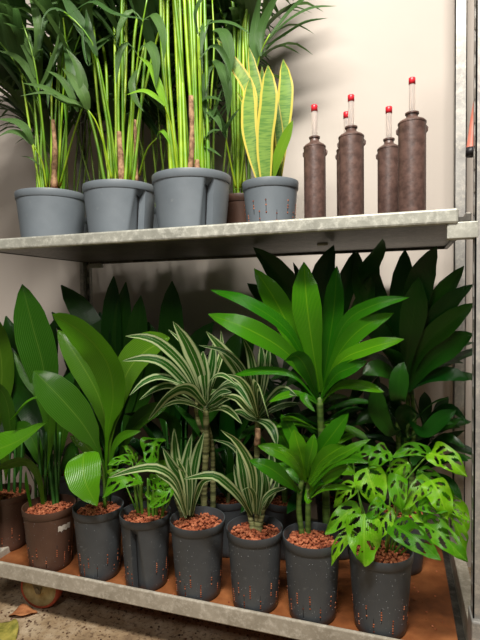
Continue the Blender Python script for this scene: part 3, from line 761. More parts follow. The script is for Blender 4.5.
# --- P2 green dracaena: tall cane and crown
pstem(P2, [(326, 548, 1.31), (326, 500, 1.32), (322, 440, 1.33), (319, 395, 1.32)], 8, 7, 'greencane', name='cane', wob=.12)
pstem(P2, [(303, 540, 1.25), (299, 512, 1.25), (300, 490, 1.25), (305, 474, 1.25)], 6, 5, 'greencane', name='cane', wob=.1)
pstem(P2, [(308, 540, 1.26), (308, 512, 1.26), (308, 490, 1.26), (307, 474, 1.26)], 6, 5, 'greencane', name='cane', wob=.1)
C2 = 'dracaena'
for pix, w, N in (
    ([(320, 392, 1.31), (313, 350, 1.27), (307, 305, 1.24), (304, 262, 1.24)], 32, (0, -1, .2)),
    ([(322, 392, 1.33), (328, 350, 1.31), (334, 308, 1.29), (337, 266, 1.28)], 24, (-.15, -1, .2)),
    ([(318, 390, 1.34), (300, 350, 1.30), (275, 300, 1.28), (254, 268, 1.27)], 27, (.25, -1, .2)),
    ([(316, 388, 1.30), (290, 334, 1.22), (248, 303, 1.17), (211, 290, 1.14)], 17, (.1, -.7, .7)),
    ([(317, 394, 1.30), (289, 355, 1.22), (250, 330, 1.16), (208, 314, 1.13)], 25, (.2, -1, .45)),
    ([(322, 392, 1.31), (342, 328, 1.25), (374, 305, 1.20), (410, 297, 1.17)], 16, (0, -.8, .6)),
    ([(323, 394, 1.31), (338, 355, 1.26), (362, 328, 1.22), (394, 313, 1.20)], 21, (-.2, -1, .3)),
    ([(322, 396, 1.29), (340, 362, 1.22), (370, 348, 1.17), (404, 339, 1.14)], 19, (-.1, -.8, .6)),
    ([(321, 398, 1.28), (335, 376, 1.22), (350, 368, 1.19), (367, 361, 1.17)], 18, (-.1, -.9, .5)),
    ([(318, 398, 1.27), (306, 368, 1.20), (296, 356, 1.17), (284, 361, 1.15)], 19, (.2, -1, .3)),
    ([(316, 400, 1.29), (294, 376, 1.24), (262, 371, 1.20), (232, 376, 1.18)], 11, (0, -.8, .7)),
    ([(317, 404, 1.28), (300, 394, 1.24), (284, 396, 1.22), (269, 402, 1.20)], 9, (0, -.8, .7)),
    ([(318, 402, 1.26), (308, 396, 1.22), (302, 396, 1.21), (315, 412, 1.2)], 7, (0, -.8, .7)),
    ([(322, 402, 1.28), (340, 386, 1.24), (362, 386, 1.22), (384, 392, 1.20)], 13, (-.1, -.8, .6)),
    ([(322, 398, 1.34), (345, 350, 1.36), (362, 332, 1.38), (380, 325, 1.4)], 18, (-.2, -1, .3))):
    pleaf(P2, pix, w, C2, N=N, fold=.2, ripple=.045, ns=18, na=6)
crown(P2, at(320, 404, 1.35), 7, .18, .042, 'dracaena', (0, 35), (20, 160), 3)
for pix, w, N in (
    ([(306, 478, 1.24), (301, 455, 1.22), (298, 445, 1.21), (294, 429, 1.21)], 19, (0, -1, .2)),
    ([(307, 476, 1.23), (309, 460, 1.21), (312, 448, 1.20), (314, 434, 1.20)], 14, (-.2, -1, .2)),
    ([(304, 474, 1.27), (298, 452, 1.27), (291, 432, 1.27), (281, 414, 1.27)], 15, (.1, -1, .2)),
    ([(303, 474, 1.29), (293, 455, 1.30), (284, 440, 1.30), (273, 420, 1.30)], 13, (.1, -1, .2)),
    ([(303, 480, 1.22), (294, 464, 1.18), (280, 452, 1.16), (257, 445, 1.14)], 15, (.1, -.9, .5)),
    ([(300, 492, 1.22), (288, 482, 1.16), (270, 468, 1.12), (249, 460, 1.10)], 17, (.1, -.9, .5)),
    ([(306, 482, 1.20), (299, 466, 1.16), (291, 455, 1.14), (278, 447, 1.13)], 11, (.2, -1, .3)),
    ([(308, 480, 1.25), (320, 452, 1.22), (333, 434, 1.20), (349, 413, 1.19)], 21, (-.3, -1, .3)),
    ([(309, 484, 1.23), (318, 465, 1.20), (330, 454, 1.17), (345, 445, 1.15)], 19, (-.2, -1, .4)),
    ([(310, 494, 1.23), (320, 480, 1.19), (332, 471, 1.16), (348, 465, 1.14)], 20, (-.2, -1, .4)),
    ([(310, 497, 1.22), (318, 484, 1.19), (330, 480, 1.17), (344, 481, 1.15)], 7, (0, -.8, .7)),
    ([(311, 498, 1.21), (324, 489, 1.18), (338, 487, 1.16), (354, 489, 1.15)], 7, (0, -.8, .7)),
    ([(310, 484, 1.21), (328, 463, 1.16), (348, 451, 1.12), (371, 439, 1.10)], 12, (-.1, -.8, .6)),
    ([(312, 486, 1.20), (334, 464, 1.14), (351, 459, 1.11), (370, 463, 1.08)], 10, (0, -.8, .7)),
    ([(311, 488, 1.24), (322, 474, 1.24), (338, 468, 1.24), (356, 474, 1.24)], 14, (-.1, -1, .5)),
    ([(306, 490, 1.22), (306, 498, 1.2), (309, 502, 1.19), (312, 501, 1.18)], 5, (0, -1, .2))):
    pleaf(P2, pix, w, C2, N=N, fold=.2, ripple=.045, ns=16, na=6)
crown(P2, at(306, 480, 1.28), 6, .14, .038, 'dracaena', (5, 50), (0, 180), 5)

# --- P4 striped dracaena
pstem(P4, [(204, 528, 1.31), (204, 490, 1.31), (206, 450, 1.31), (206, 404, 1.30)], 8, 6, 'cane', name='cane', wob=.35, n=24)
pstem(P4, [(213, 524, 1.34), (213, 480, 1.34), (212, 445, 1.34), (207, 420, 1.33), (205, 398, 1.32)], 6.5, 4, 'cane', name='cane', wob=.3, n=20)
pstem(P4, [(206, 436, 1.31), (199, 424, 1.30), (196, 405, 1.29), (201, 392, 1.29)], 4, 4, 'cane', name='cane', wob=.2)
S = 'striped'
for pix, w, N in (
    ([(204, 404, 1.29), (200, 375, 1.25), (188, 345, 1.21), (173, 321, 1.18)], 15, (.2, -1, .2)),
    ([(206, 400, 1.28), (205, 385, 1.26), (204, 370, 1.25), (203, 351, 1.25)], 13, (0, -1, .1)),
    ([(203, 404, 1.27), (185, 368, 1.20), (163, 345, 1.15), (146, 337, 1.12), (125, 336, 1.10)], 10, (.1, -.8, .6)),
    ([(203, 404, 1.26), (183, 381, 1.17), (164, 363, 1.12), (145, 358, 1.09), (122, 361, 1.07)], 10, (.1, -.8, .6)),
    ([(203, 406, 1.26), (185, 386, 1.17), (162, 377, 1.12), (144, 382, 1.08), (129, 396, 1.06)], 9, (0, -.7, .8)),
    ([(204, 406, 1.27), (186, 392, 1.20), (171, 386, 1.16), (156, 389, 1.13), (139, 400, 1.11)], 9, (0, -.7, .8)),
    ([(205, 405, 1.25), (188, 388, 1.14), (168, 395, 1.09), (148, 420, 1.06)], 14, (-.1, -1, .4)),
    ([(206, 402, 1.29), (210, 378, 1.28), (213, 360, 1.28), (214, 342, 1.28)], 11, (-.1, -1, .1)),
    ([(205, 404, 1.26), (210, 382, 1.19), (222, 375, 1.15), (238, 386, 1.12)], 6, (0, -.7, .8)),
    ([(207, 405, 1.26), (218, 390, 1.19), (236, 386, 1.14), (253, 410, 1.11)], 8, (0, -.7, .8)),
    ([(206, 408, 1.27), (214, 398, 1.24), (222, 392, 1.22), (232, 392, 1.2)], 8, (-.1, -.8, .6)),
    ([(206, 410, 1.28), (216, 405, 1.24), (228, 398, 1.22), (238, 397, 1.2)], 6, (-.1, -.8, .6)),
    ([(203, 400, 1.30), (196, 372, 1.30), (184, 345, 1.30), (168, 329, 1.30)], 5, (.1, -1, .3)),
    ([(203, 410, 1.26), (190, 404, 1.21), (176, 402, 1.18), (160, 408, 1.16)], 6, (0, -.8, .8)),
    ([(203, 412, 1.27), (194, 405, 1.23), (182, 400, 1.2), (170, 395, 1.18)], 6, (0, -.8, .8)),
    ([(208, 412, 1.27), (222, 408, 1.22), (232, 413, 1.19), (242, 424, 1.17)], 7, (0, -.8, .8)),
    ([(206, 404, 1.31), (216, 372, 1.32), (222, 350, 1.33), (221, 330, 1.34)], 6, (0, -1, .2))):
    pleaf(P4, pix, w*1.22, S, pr='strap', N=N, fold=.2, ripple=.015, ns=18, na=6)
crown(P4, at(205, 404, 1.33), 4, .16, .024, S, (5, 60), (0, 360), 8, pr='strap')
for pix, w, N in (
    ([(188, 518, 1.25), (180, 480, 1.26), (176, 455, 1.26), (174, 428, 1.26)], 11, (0, -1, .1)),
    ([(189, 515, 1.24), (184, 480, 1.24), (187, 458, 1.24), (192, 434, 1.24)], 10, (0, -1, .1)),
    ([(191, 515, 1.24), (193, 480, 1.23), (197, 455, 1.23), (204, 432, 1.22)], 10, (0, -1, .1)),
    ([(187, 515, 1.22), (182, 480, 1.20), (173, 466, 1.18), (163, 448, 1.17)], 12, (.2, -1, .2)),
    ([(188, 515, 1.22), (187, 485, 1.20), (183, 472, 1.19), (177, 457, 1.18)], 9, (.1, -1, .2)),
    ([(186, 515, 1.20), (176, 482, 1.13), (157, 468, 1.08), (133, 470, 1.06), (108, 478, 1.05)], 8, (0, -.7, .8)),
    ([(186, 515, 1.20), (181, 495, 1.17), (172, 482, 1.15), (156, 474, 1.13)], 8, (.1, -.8, .5)),
    ([(189, 515, 1.22), (190, 490, 1.20), (189, 470, 1.19), (188, 456, 1.19)], 8, (0, -1, .2)),
    ([(192, 515, 1.24), (197, 495, 1.22), (203, 482, 1.2), (212, 480, 1.19)], 6, (0, -1, .3)),
    ([(185, 512, 1.25), (178, 490, 1.25), (170, 470, 1.26), (168, 450, 1.27)], 8, (.1, -1, .2)),
    ([(186, 518, 1.22), (180, 502, 1.21), (174, 490, 1.2), (170, 480, 1.2)], 5, (.1, -1, .2))):
    pleaf(P4, pix, w*1.22, S, pr='strap', N=N, fold=.22, ripple=.015, ns=16, na=6)
for a_, b_ in ((182, 176), (187, 186), (192, 194)):
    pstem(P4, [(a_+1, 530, 1.25), (a_, 515, 1.25), (b_, 498, 1.25)], 6, 4.5, 'cane', wob=.3)

# --- P3 striped dracaena
pstem(P3, [(256, 532, 1.31), (255, 500, 1.31), (257, 450, 1.31), (258, 405, 1.31)], 7, 5, 'cane', name='cane', wob=.3, n=20)
pstem(P3, [(257, 444, 1.29), (258, 436, 1.28), (258, 428, 1.28)], 7, 6, 'sheath', name='dry_sheath')
for pix, w, N in (
    ([(256, 415, 1.29), (238, 371, 1.24), (223, 350, 1.21), (206, 331, 1.18)], 12, (.2, -.9, .4)),
    ([(257, 412, 1.30), (254, 378, 1.27), (250, 354, 1.25), (243, 338, 1.24)], 9, (.1, -1, .2)),
    ([(258, 412, 1.31), (261, 380, 1.30), (262, 360, 1.30), (261, 343, 1.30)], 10, (0, -1, .2)),
    ([(259, 410, 1.31), (265, 380, 1.30), (268, 360, 1.30), (269, 343, 1.30)], 8, (0, -1, .2)),
    ([(257, 408, 1.27), (256, 386, 1.19), (262, 390, 1.14), (270, 422, 1.11)], 14, (0, -1, .3)),
    ([(256, 414, 1.29), (246, 375, 1.22), (226, 352, 1.18), (198, 345, 1.15)], 6, (0, -.8, .7)),
    ([(256, 416, 1.28), (245, 385, 1.25), (232, 362, 1.24), (225, 355, 1.24)], 8, (.1, -1, .4)),
    ([(257, 416, 1.26), (250, 395, 1.2), (240, 380, 1.17), (226, 374, 1.15)], 8, (.1, -.8, .6)),
    ([(257, 418, 1.27), (246, 408, 1.22), (236, 398, 1.20), (222, 396, 1.18)], 8, (.1, -.8, .6)),
    ([(259, 416, 1.28), (270, 400, 1.26), (283, 390, 1.24), (297, 396, 1.22)], 10, (-.1, -.8, .6)),
    ([(258, 420, 1.28), (250, 418, 1.25), (240, 412, 1.24), (230, 414, 1.23)], 7, (.1, -.8, .7)),
    ([(258, 420, 1.28), (268, 424, 1.25), (274, 432, 1.23), (277, 446, 1.22)], 10, (-.1, -1, .3))):
    pleaf(P3, pix, w*1.22, S, pr='strap', N=N, fold=.2, ripple=.015, ns=16, na=6)
crown(P3, at(258, 416, 1.34), 4, .15, .024, S, (5, 70), (0, 360), 9, pr='strap')
for pix, w, N in (
    ([(255, 512, 1.22), (252, 470, 1.17), (238, 443, 1.14), (221, 430, 1.12)], 10, (.1, -.8, .5)),
    ([(252, 512, 1.25), (248, 470, 1.23), (232, 446, 1.22), (211, 439, 1.21)], 5, (.1, -.8, .6)),
    ([(252, 514, 1.23), (245, 488, 1.21), (242, 468, 1.20), (237, 447, 1.20)], 11, (.1, -1, .1)),
    ([(253, 512, 1.24), (249, 492, 1.23), (254, 478, 1.22), (262, 466, 1.22)], 11, (0, -1, .2)),
    ([(260, 514, 1.24), (265, 495, 1.23), (266, 482, 1.22), (263, 468, 1.22)], 10, (0, -1, .2)),
    ([(260, 516, 1.22), (264, 500, 1.19), (274, 491, 1.17), (287, 488, 1.15)], 6, (0, -.8, .7)),
    ([(251, 516, 1.21), (240, 498, 1.14), (228, 485, 1.10), (212, 475, 1.07), (183, 479, 1.05)], 9, (0, -.75, .7)),
    ([(256, 514, 1.20), (254, 494, 1.17), (248, 487, 1.15), (240, 492, 1.14)], 6, (0, -1, .4)),
    ([(257, 514, 1.22), (259, 490, 1.2), (259, 475, 1.2), (256, 460, 1.2)], 8, (0, -1, .2)),
    ([(258, 514, 1.26), (268, 480, 1.27), (272, 462, 1.28), (270, 446, 1.29)], 10, (0, -1, .2)),
    ([(250, 512, 1.26), (242, 495, 1.26), (238, 480, 1.26), (234, 464, 1.26)], 7, (0, -1, .2)),
    ([(262, 514, 1.25), (272, 495, 1.24), (277, 484, 1.24), (278, 470, 1.24)], 6, (0, -1, .2))):
    pleaf(P3, pix, w*1.22, S, pr='strap', N=N, fold=.22, ripple=.015, ns=16, na=6)
for a_, b_ in ((252, 248), (257, 257), (260, 264)):
    pstem(P3, [((a_+257)/2, 540, 1.23), (a_, 525, 1.24), (b_, 505, 1.24)], 7, 5, 'cane', wob=.3)

# --- P1 perforated-leaf vine
bs = lambda dx=0, dy=0: (384+dx, 562, 1.25+dy)
for i, (pix, w, st, N) in enumerate((
    ([(359, 507, 1.19), (346, 514, 1.17), (325, 534, 1.15)], 22, [bs(-6), (366, 530, 1.22), (359, 507, 1.19)], (0, -1, .5)),
    ([(364, 514, 1.16), (364, 538, 1.13), (364, 566, 1.12)], 40, [bs(-4), (372, 530, 1.2), (364, 514, 1.16)], (.1, -1, .3)),
    ([(366, 468, 1.22), (372, 486, 1.20), (378, 508, 1.19)], 36, [bs(-2), (374, 510, 1.24), (366, 468, 1.22)], (.2, -1, .3)),
    ([(390, 452, 1.24), (380, 456, 1.22), (369, 469, 1.21)], 22, [bs(), (390, 500, 1.26), (390, 452, 1.24)], (0, -1, .6)),
    ([(352, 456, 1.26), (362, 452, 1.25), (378, 448, 1.24)], 16, [bs(), (360, 500, 1.28), (352, 456, 1.26)], (0, -1, .6)),
    ([(430, 455, 1.24), (412, 449, 1.22), (391, 458, 1.21)], 16, None, (0, -1, .6)),
    ([(430, 453, 1.22), (448, 459, 1.19), (467, 477, 1.17)], 27, [bs(4), (402, 490, 1.24), (416, 468, 1.23), (430, 453, 1.22)], (0, -1, .4)),
    ([(396, 474, 1.20), (398, 492, 1.17), (402, 514, 1.16)], 22, [bs(1), (394, 510, 1.22), (396, 474, 1.20)], (0, -1, .3)),
    ([(431, 480, 1.19), (440, 496, 1.16), (448, 520, 1.15)], 28, [bs(4), (410, 510, 1.22), (431, 480, 1.19)], (-.1, -1, .4)),
    ([(430, 480, 1.20), (418, 490, 1.17), (404, 508, 1.16)], 20, None, (.2, -1, .4)),
    ([(446, 506, 1.17), (456, 512, 1.15), (472, 522, 1.14)], 9, None, (0, -1, .6)),
    ([(420, 504, 1.18), (432, 506, 1.16), (448, 512, 1.15)], 20, [bs(4), (410, 530, 1.21), (420, 504, 1.18)], (0, -1, .7)),
    ([(392, 524, 1.16), (414, 538, 1.12), (441, 560, 1.10)], 30, [bs(), (388, 540, 1.2), (392, 524, 1.16)], (.1, -1, .5)),
    ([(422, 522, 1.17), (442, 536, 1.14), (468, 562, 1.12)], 28, [bs(6), (408, 534, 1.21), (422, 522, 1.17)], (.1, -1, .5)),
    ([(448, 512, 1.19), (458, 530, 1.18), (466, 556, 1.17)], 18, [bs(6), (430, 530, 1.22), (448, 512, 1.19)], (0, -1, .3)),
    ([(352, 530, 1.18), (340, 544, 1.16), (331, 566, 1.15)], 14, [bs(-8), (364, 540, 1.22), (352, 530, 1.18)], (0, -1, .5)),
    ([(384, 502, 1.18), (376, 508, 1.16), (366, 520, 1.15)], 16, None, (0, -1, .4)),
    ([(392, 508, 1.18), (384, 520, 1.16), (372, 546, 1.14)], 20, [bs(), (390, 535, 1.2), (392, 508, 1.18)], (.2, -1, .4)),
    ([(404, 500, 1.19), (412, 514, 1.17), (424, 524, 1.16)], 18, None, (0, -1, .5)),
    ([(418, 470, 1.25), (436, 484, 1.24), (456, 500, 1.24)], 22, [bs(3, .02), (408, 510, 1.27), (418, 470, 1.25)], (0, -1, .5)),
    ([(356, 484, 1.24), (346, 492, 1.22), (334, 508, 1.21)], 18, [bs(-6), (364, 520, 1.25), (356, 484, 1.24)], (0, -1, .5)),
    ([(408, 462, 1.27), (398, 470, 1.27), (384, 486, 1.27)], 20, [bs(0, .02), (404, 510, 1.27), (408, 462, 1.27)], (0, -1, .5)),
    ([(444, 500, 1.23), (460, 508, 1.22), (466, 536, 1.22)], 16, None, (0, -1, .5)),
    ([(420, 496, 1.25), (434, 520, 1.24), (450, 540, 1.24)], 24, None, (0, -1, .5)))):
    swiss(P1, pix, w, i, st, N=N)
# --- P5
b5 = lambda dx=0: (147+dx, 528, 1.26)
for i, (pix, w, st, N) in enumerate((
    ([(157, 438, 1.21), (153, 450, 1.18), (152, 466, 1.17)], 29, [b5(2), (158, 490, 1.24), (157, 438, 1.21)], (-.1, -1, .3)),
    ([(142, 482, 1.19), (122, 480, 1.15), (102, 498, 1.13)], 23, [b5(-4), (142, 500, 1.23), (142, 482, 1.19)], (0, -.8, .7)),
    ([(132, 462, 1.22), (122, 460, 1.20), (106, 466, 1.18)], 12, [b5(-3), (138, 490, 1.25), (132, 462, 1.22)], (0, -.8, .7)),
    ([(172, 488, 1.20), (164, 496, 1.18), (148, 507, 1.17)], 18, [b5(4), (168, 505, 1.23), (172, 488, 1.20)], (0, -1, .5)),
    ([(156, 468, 1.23), (146, 464, 1.21), (134, 466, 1.20)], 13, [b5(), (156, 490, 1.25), (156, 468, 1.23)], (0, -1, .6)),
    ([(160, 462, 1.26), (165, 472, 1.25), (166, 490, 1.25)], 18, None, (0, -1, .3)),
    ([(136, 462, 1.25), (130, 450, 1.25), (122, 446, 1.25)], 9, [b5(-3), (140, 490, 1.26), (136, 462, 1.25)], (0, -1, .3)),
    ([(150, 478, 1.22), (160, 484, 1.2), (170, 480, 1.19)], 16, None, (0, -1, .4)),
    ([(126, 486, 1.24), (118, 474, 1.22), (104, 472, 1.21)], 14, [b5(-4), (134, 505, 1.25), (126, 486, 1.24)], (0, -1, .4)),
    ([(148, 490, 1.24), (156, 498, 1.22), (166, 504, 1.21)], 12, None, (0, -1, .4)))):
    swiss(P5, pix, w, 50+i, st, N=N)
for a_, b_ in ((140, 134), (143, 140), (149, 148), (155, 158), (160, 166), (152, 154)):
    pstem(P5, [(a_+2, 530, 1.25), ((a_+b_)/2, 505, 1.23), (b_, 478, 1.22)], 3.8, 2.4, 'petiole', name='leaf_stalk')

# --- P6 broad leaves
for pix, w, mt, N, pr in (
    ([(107, 505, 1.26), (107, 440, 1.24), (113, 400, 1.21), (109, 368, 1.17), (95, 345, 1.13), (74, 327, 1.11), (52, 315, 1.10)], 47, 'asplush', (.3, -.85, .65), 'paddle'),
    ([(106, 505, 1.27), (107, 440, 1.27), (100, 400, 1.26), (80, 362, 1.25), (58, 330, 1.24)], 26, 'aspid', (.4, -1, .1), 'paddle'),
    ([(107, 500, 1.23), (104, 466, 1.20), (88, 432, 1.16), (66, 404, 1.13), (34, 371, 1.10)], 38, 'aspid', (.35, -.9, .7), 'paddle'),
    ([(109, 500, 1.26), (112, 430, 1.25), (124, 380, 1.24), (142, 354, 1.24), (170, 338, 1.24)], 50, 'aspid', (-.3, -.8, .7), 'paddle'),
    ([(110, 495, 1.24), (112, 455, 1.22), (122, 437, 1.20), (141, 431, 1.18)], 10, 'asplush', (-.2, -.8, .6), 'lance'),
    ([(112, 500, 1.30), (122, 450, 1.32), (140, 420, 1.34), (168, 404, 1.36)], 22, 'aspid', (-.2, -.8, .6), 'paddle'),
    ([(108, 505, 1.30), (106, 440, 1.33), (100, 400, 1.36), (92, 372, 1.38)], 20, 'dark', (.2, -1, .2), 'paddle'),
    ([(110, 505, 1.28), (114, 450, 1.28), (120, 410, 1.28), (132, 384, 1.28)], 16, 'dark', (-.2, -1, .2), 'paddle'),
    ([(106, 500, 1.26), (100, 470, 1.25), (86, 446, 1.24), (70, 436, 1.23)], 14, 'aspid', (.2, -1, .3), 'paddle')):
    pleaf(P6, pix, w, mt, pr=pr, N=N, fold=.16, ripple=.03, ns=30, na=10)
pleaf(P6, [(84, 453, 1.17), (83, 466, 1.14), (86, 484, 1.12), (97, 506, 1.12)], 40, 'asplush', pr='heart', N=(.25, -1, .3), fold=.05, ripple=.01, ns=20, na=10)
pstem(P6, [(105, 508, 1.24), (104, 470, 1.22), (98, 454, 1.19), (84, 453, 1.17)], 4, 2.5, 'petiole', name='leaf_stalk')
# --- P7
for pix, w, mt, N, pr in (
    ([(50, 508, 1.28), (50, 440, 1.27), (44, 372, 1.25), (33, 328, 1.24), (22, 284, 1.23)], 43, 'aspid', (.15, -1, .15), 'paddle'),
    ([(42, 505, 1.26), (50, 450, 1.22), (52, 408, 1.19), (42, 396, 1.17), (26, 401, 1.14), (11, 420, 1.12)], 24, 'asplush', (0, -.7, .8), 'paddle'),
    ([(46, 508, 1.27), (50, 440, 1.26), (44, 398, 1.25), (28, 376, 1.24), (14, 352, 1.24)], 18, 'aspid', (.2, -.9, .5), 'paddle'),
    ([(44, 508, 1.24), (38, 476, 1.21), (24, 461, 1.18), (-6, 470, 1.16)], 13, 'aspid', (0, -.8, .7), 'lance'),
    ([(55, 508, 1.28), (62, 440, 1.28), (66, 410, 1.27), (60, 380, 1.26)], 20, 'aspid', (-.1, -1, .2), 'paddle'),
    ([(54, 508, 1.32), (58, 440, 1.34), (62, 400, 1.36), (74, 370, 1.38)], 22, 'dark', (-.1, -1, .2), 'paddle'),
    ([(50, 508, 1.32), (46, 450, 1.34), (30, 410, 1.36), (8, 384, 1.38)], 26, 'dark', (.1, -1, .3), 'paddle'),
    ([(48, 508, 1.30), (40, 460, 1.3), (26, 430, 1.3), (10, 432, 1.3)], 18, 'aspid', (.1, -1, .5), 'paddle'),
    ([(56, 508, 1.3), (62, 470, 1.3), (76, 448, 1.3), (80, 470, 1.28)], 14, 'dark', (.1, -1, .5), 'paddle')):
    pleaf(P7, pix, w, mt, pr=pr, N=N, fold=.13, ripple=.03, ns=30, na=10)
for a_, b_, Y in ((43, 38, 1.25), (45, 46, 1.26), (55, 46, 1.25), (58, 54, 1.26), (56, 50, 1.28), (57, 60, 1.27)):
    pstem(P7, [(a_, 512, Y), ((a_+b_)/2, 475, Y), (b_, 432, Y)], 3.6, 2, 'petdark', name='leaf_stalk')
pleaf(P7, [(32, 510, 1.22), (30, 496, 1.21), (28, 486, 1.20), (26, 470, 1.20)], 6, 'asplush', pr='snake', N=(0, -1, .1), fold=.5)
# --- P8
for pix, w, mt, N, pr in (
    ([(-2, 505, 1.30), (-40, 480, 1.18), (-22, 458, 1.13), (16, 442, 1.12), (48, 422, 1.12)], 44, 'asplush', (.1, -.75, .85), 'oval'),
    ([(0, 505, 1.32), (-4, 440, 1.33), (2, 370, 1.35), (-8, 312, 1.36)], 34, 'aspid', (.1, -1, .1), 'paddle'),
    ([(4, 505, 1.32), (10, 440, 1.30), (6, 400, 1.28), (-10, 378, 1.26)], 20, 'aspid', (.1, -1, .4), 'paddle'),
    ([(6, 505, 1.34), (12, 440, 1.36), (16, 390, 1.38), (10, 345, 1.4)], 24, 'dark', (.1, -1, .2), 'paddle'),
    ([(2, 505, 1.29), (6, 470, 1.27), (0, 440, 1.25), (-14, 424, 1.24)], 16, 'aspid', (.1, -1, .5), 'paddle'),
    ([(8, 505, 1.31), (18, 465, 1.31), (20, 445, 1.31), (14, 425, 1.31)], 14, 'dark', (.1, -1, .5), 'paddle')):
    pleaf(P8, pix, w, mt, pr=pr, N=N, fold=.13, ripple=.03, ns=30, na=10)
for a_, b_ in ((2, 0), (8, 10), (14, 15), (19, 22)):
    pstem(P8, [(a_, 508, 1.3), ((a_+b_)/2, 480, 1.3), (b_, 440, 1.3)], 3, 2, 'petdark', name='leaf_stalk')

# ------------------------------------------------------------------ back row, in the shade of the shelf
def back(px, Y, label, name='dracaena', cat='dracaena', mat='potdark', **k):
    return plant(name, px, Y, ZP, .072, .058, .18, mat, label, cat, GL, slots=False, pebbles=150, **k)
B1 = back(402, 1.52, 'tall shaded green dracaena filling the back right corner')
for x_, t_ in ((398, 398), (404, 408), (411, 414)): pstem(B1, [(x_, 520, 1.52), (x_+1, 460, 1.51), (t_, 420, 1.5), ((t_+406)/2, 372, 1.48)], 6, 4, 'greencane', name='cane', wob=.15)
DK = 'dark'
for pix, w, N in (
    ([(402, 385, 1.48), (384, 330, 1.46), (362, 290, 1.44), (357, 250, 1.42)], 17, (0, -1, .2)),
    ([(404, 375, 1.48), (385, 310, 1.44), (368, 270, 1.41), (382, 239, 1.14)], 22, (0, -1, .2)),
    ([(404, 375, 1.48), (400, 320, 1.45), (403, 280, 1.43), (405, 249, 1.42)], 22, (0, -1, .1)),
    ([(406, 375, 1.46), (412, 320, 1.41), (424, 272, 1.36), (437, 246, 1.33)], 26, (-.2, -1, .2)),
    ([(407, 378, 1.46), (424, 324, 1.42), (446, 290, 1.38), (464, 266, 1.36)], 20, (-.4, -1, .2)),
    ([(407, 380, 1.46), (428, 330, 1.40), (452, 300, 1.36), (474, 284, 1.33)], 18, (-.3, -1, .4)),
    ([(406, 380, 1.44), (408, 350, 1.40), (414, 312, 1.37), (419, 277, 1.35)], 24, (-.1, -1, .1)),
    ([(407, 384, 1.45), (424, 346, 1.40), (448, 324, 1.36), (474, 303, 1.33)], 22, (-.4, -1, .4)),
    ([(408, 390, 1.45), (430, 362, 1.40), (452, 344, 1.37), (474, 334, 1.34)], 25, (-.3, -1, .5)),
    ([(404, 382, 1.46), (390, 350, 1.42), (372, 325, 1.39), (352, 315, 1.37)], 20, (.2, -1, .4)),
    ([(403, 385, 1.44), (390, 374, 1.4), (376, 368, 1.38), (362, 374, 1.36)], 16, (.1, -1, .5)),
    ([(404, 388, 1.43), (398, 400, 1.36), (400, 372, 1.36), (404, 362, 1.37)], 18, (0, -1, .3)),
    ([(408, 390, 1.45), (430, 378, 1.41), (450, 374, 1.38), (470, 380, 1.36)], 14, (0, -1, .6)),
    ([(408, 420, 1.48), (424, 432, 1.42), (440, 420, 1.4), (456, 410, 1.38)], 16, (-.2, -1, .4)),
    ([(404, 430, 1.46), (402, 420, 1.42), (410, 408, 1.39), (418, 414, 1.38)], 18, (0, -1, .3)),
    ([(400, 430, 1.46), (390, 432, 1.4), (378, 410, 1.38), (376, 384, 1.38)], 18, (0, -1, .3)),
    ([(400, 436, 1.46), (385, 420, 1.44), (368, 416, 1.42), (356, 424, 1.4)], 14, (0, -1, .5))):
    pleaf(B1, pix, w*1.15, DK, N=N, fold=.2, ripple=.045, ns=16, na=6)
crown(B1, at(406, 382, 1.5), 18, .26, .045, DK, (10, 80), (0, 360), 21)
crown(B1, at(404, 436, 1.5), 12, .2, .04, DK, (0, 60), (0, 360), 22)
B2 = back(338, 1.55, 'shaded green dracaena behind the big bright crown, tips touching the shelf')
pstem(B2, [(338, 520, 1.55), (336, 440, 1.55), (330, 370, 1.54)], 7, 5, 'greencane', name='cane', wob=.15)
for pix, w, N in (
    ([(325, 370, 1.5), (300, 305, 1.47), (274, 268, 1.44), (253, 247, 1.41)], 23, (.3, -1, .2)),
    ([(328, 365, 1.5), (318, 310, 1.48), (324, 272, 1.46), (334, 245, 1.45)], 24, (0, -1, .2)),
    ([(332, 365, 1.5), (340, 310, 1.47), (348, 280, 1.45), (355, 251, 1.43)], 20, (-.2, -1, .2)),
    ([(326, 370, 1.52), (308, 310, 1.52), (300, 280, 1.52), (293, 262, 1.52)], 10, (.2, -1, .2)),
    ([(326, 370, 1.55), (296, 330, 1.56), (268, 300, 1.58), (247, 283, 1.6)], 20, (.2, -1, .2)),
    ([(332, 370, 1.5), (352, 330, 1.46), (366, 300, 1.44), (372, 275, 1.42)], 22, (-.2, -1, .2))):
    pleaf(B2, pix, w*1.1, DK, N=N, fold=.2, ripple=.045, ns=16, na=6)
crown(B2, at(330, 372, 1.54), 18, .25, .042, DK, (5, 70), (0, 360), 23)
crown(B2, at(334, 430, 1.54), 10, .2, .04, DK, (0, 50), (0, 360), 24)
B3 = back(228, 1.46, 'small shaded striped dracaena in the pot behind and between the two striped ones')
pstem(B3, [(228, 506, 1.46), (229, 490, 1.46), (229, 480, 1.46)], 5, 4, 'cane')
for pix, w in (([(229, 500, 1.46), (222, 476, 1.44), (216, 458, 1.43), (211, 446, 1.42)], 9), ([(229, 500, 1.46), (231, 476, 1.45), (231, 458, 1.44), (226, 444, 1.43)], 8), ([(229, 500, 1.46), (238, 480, 1.44), (243, 466, 1.43), (250, 456, 1.42)], 7), ([(229, 500, 1.46), (220, 485, 1.44), (216, 476, 1.44), (212, 470, 1.44)], 6)):
    pleaf(B3, pix, w, 'dark', pr='strap', N=(0, -1, .2), fold=.2)
crown(B3, at(229, 490, 1.47), 8, .14, .02, 'dark', (30, 85), (0, 360), 31, pr='strap')
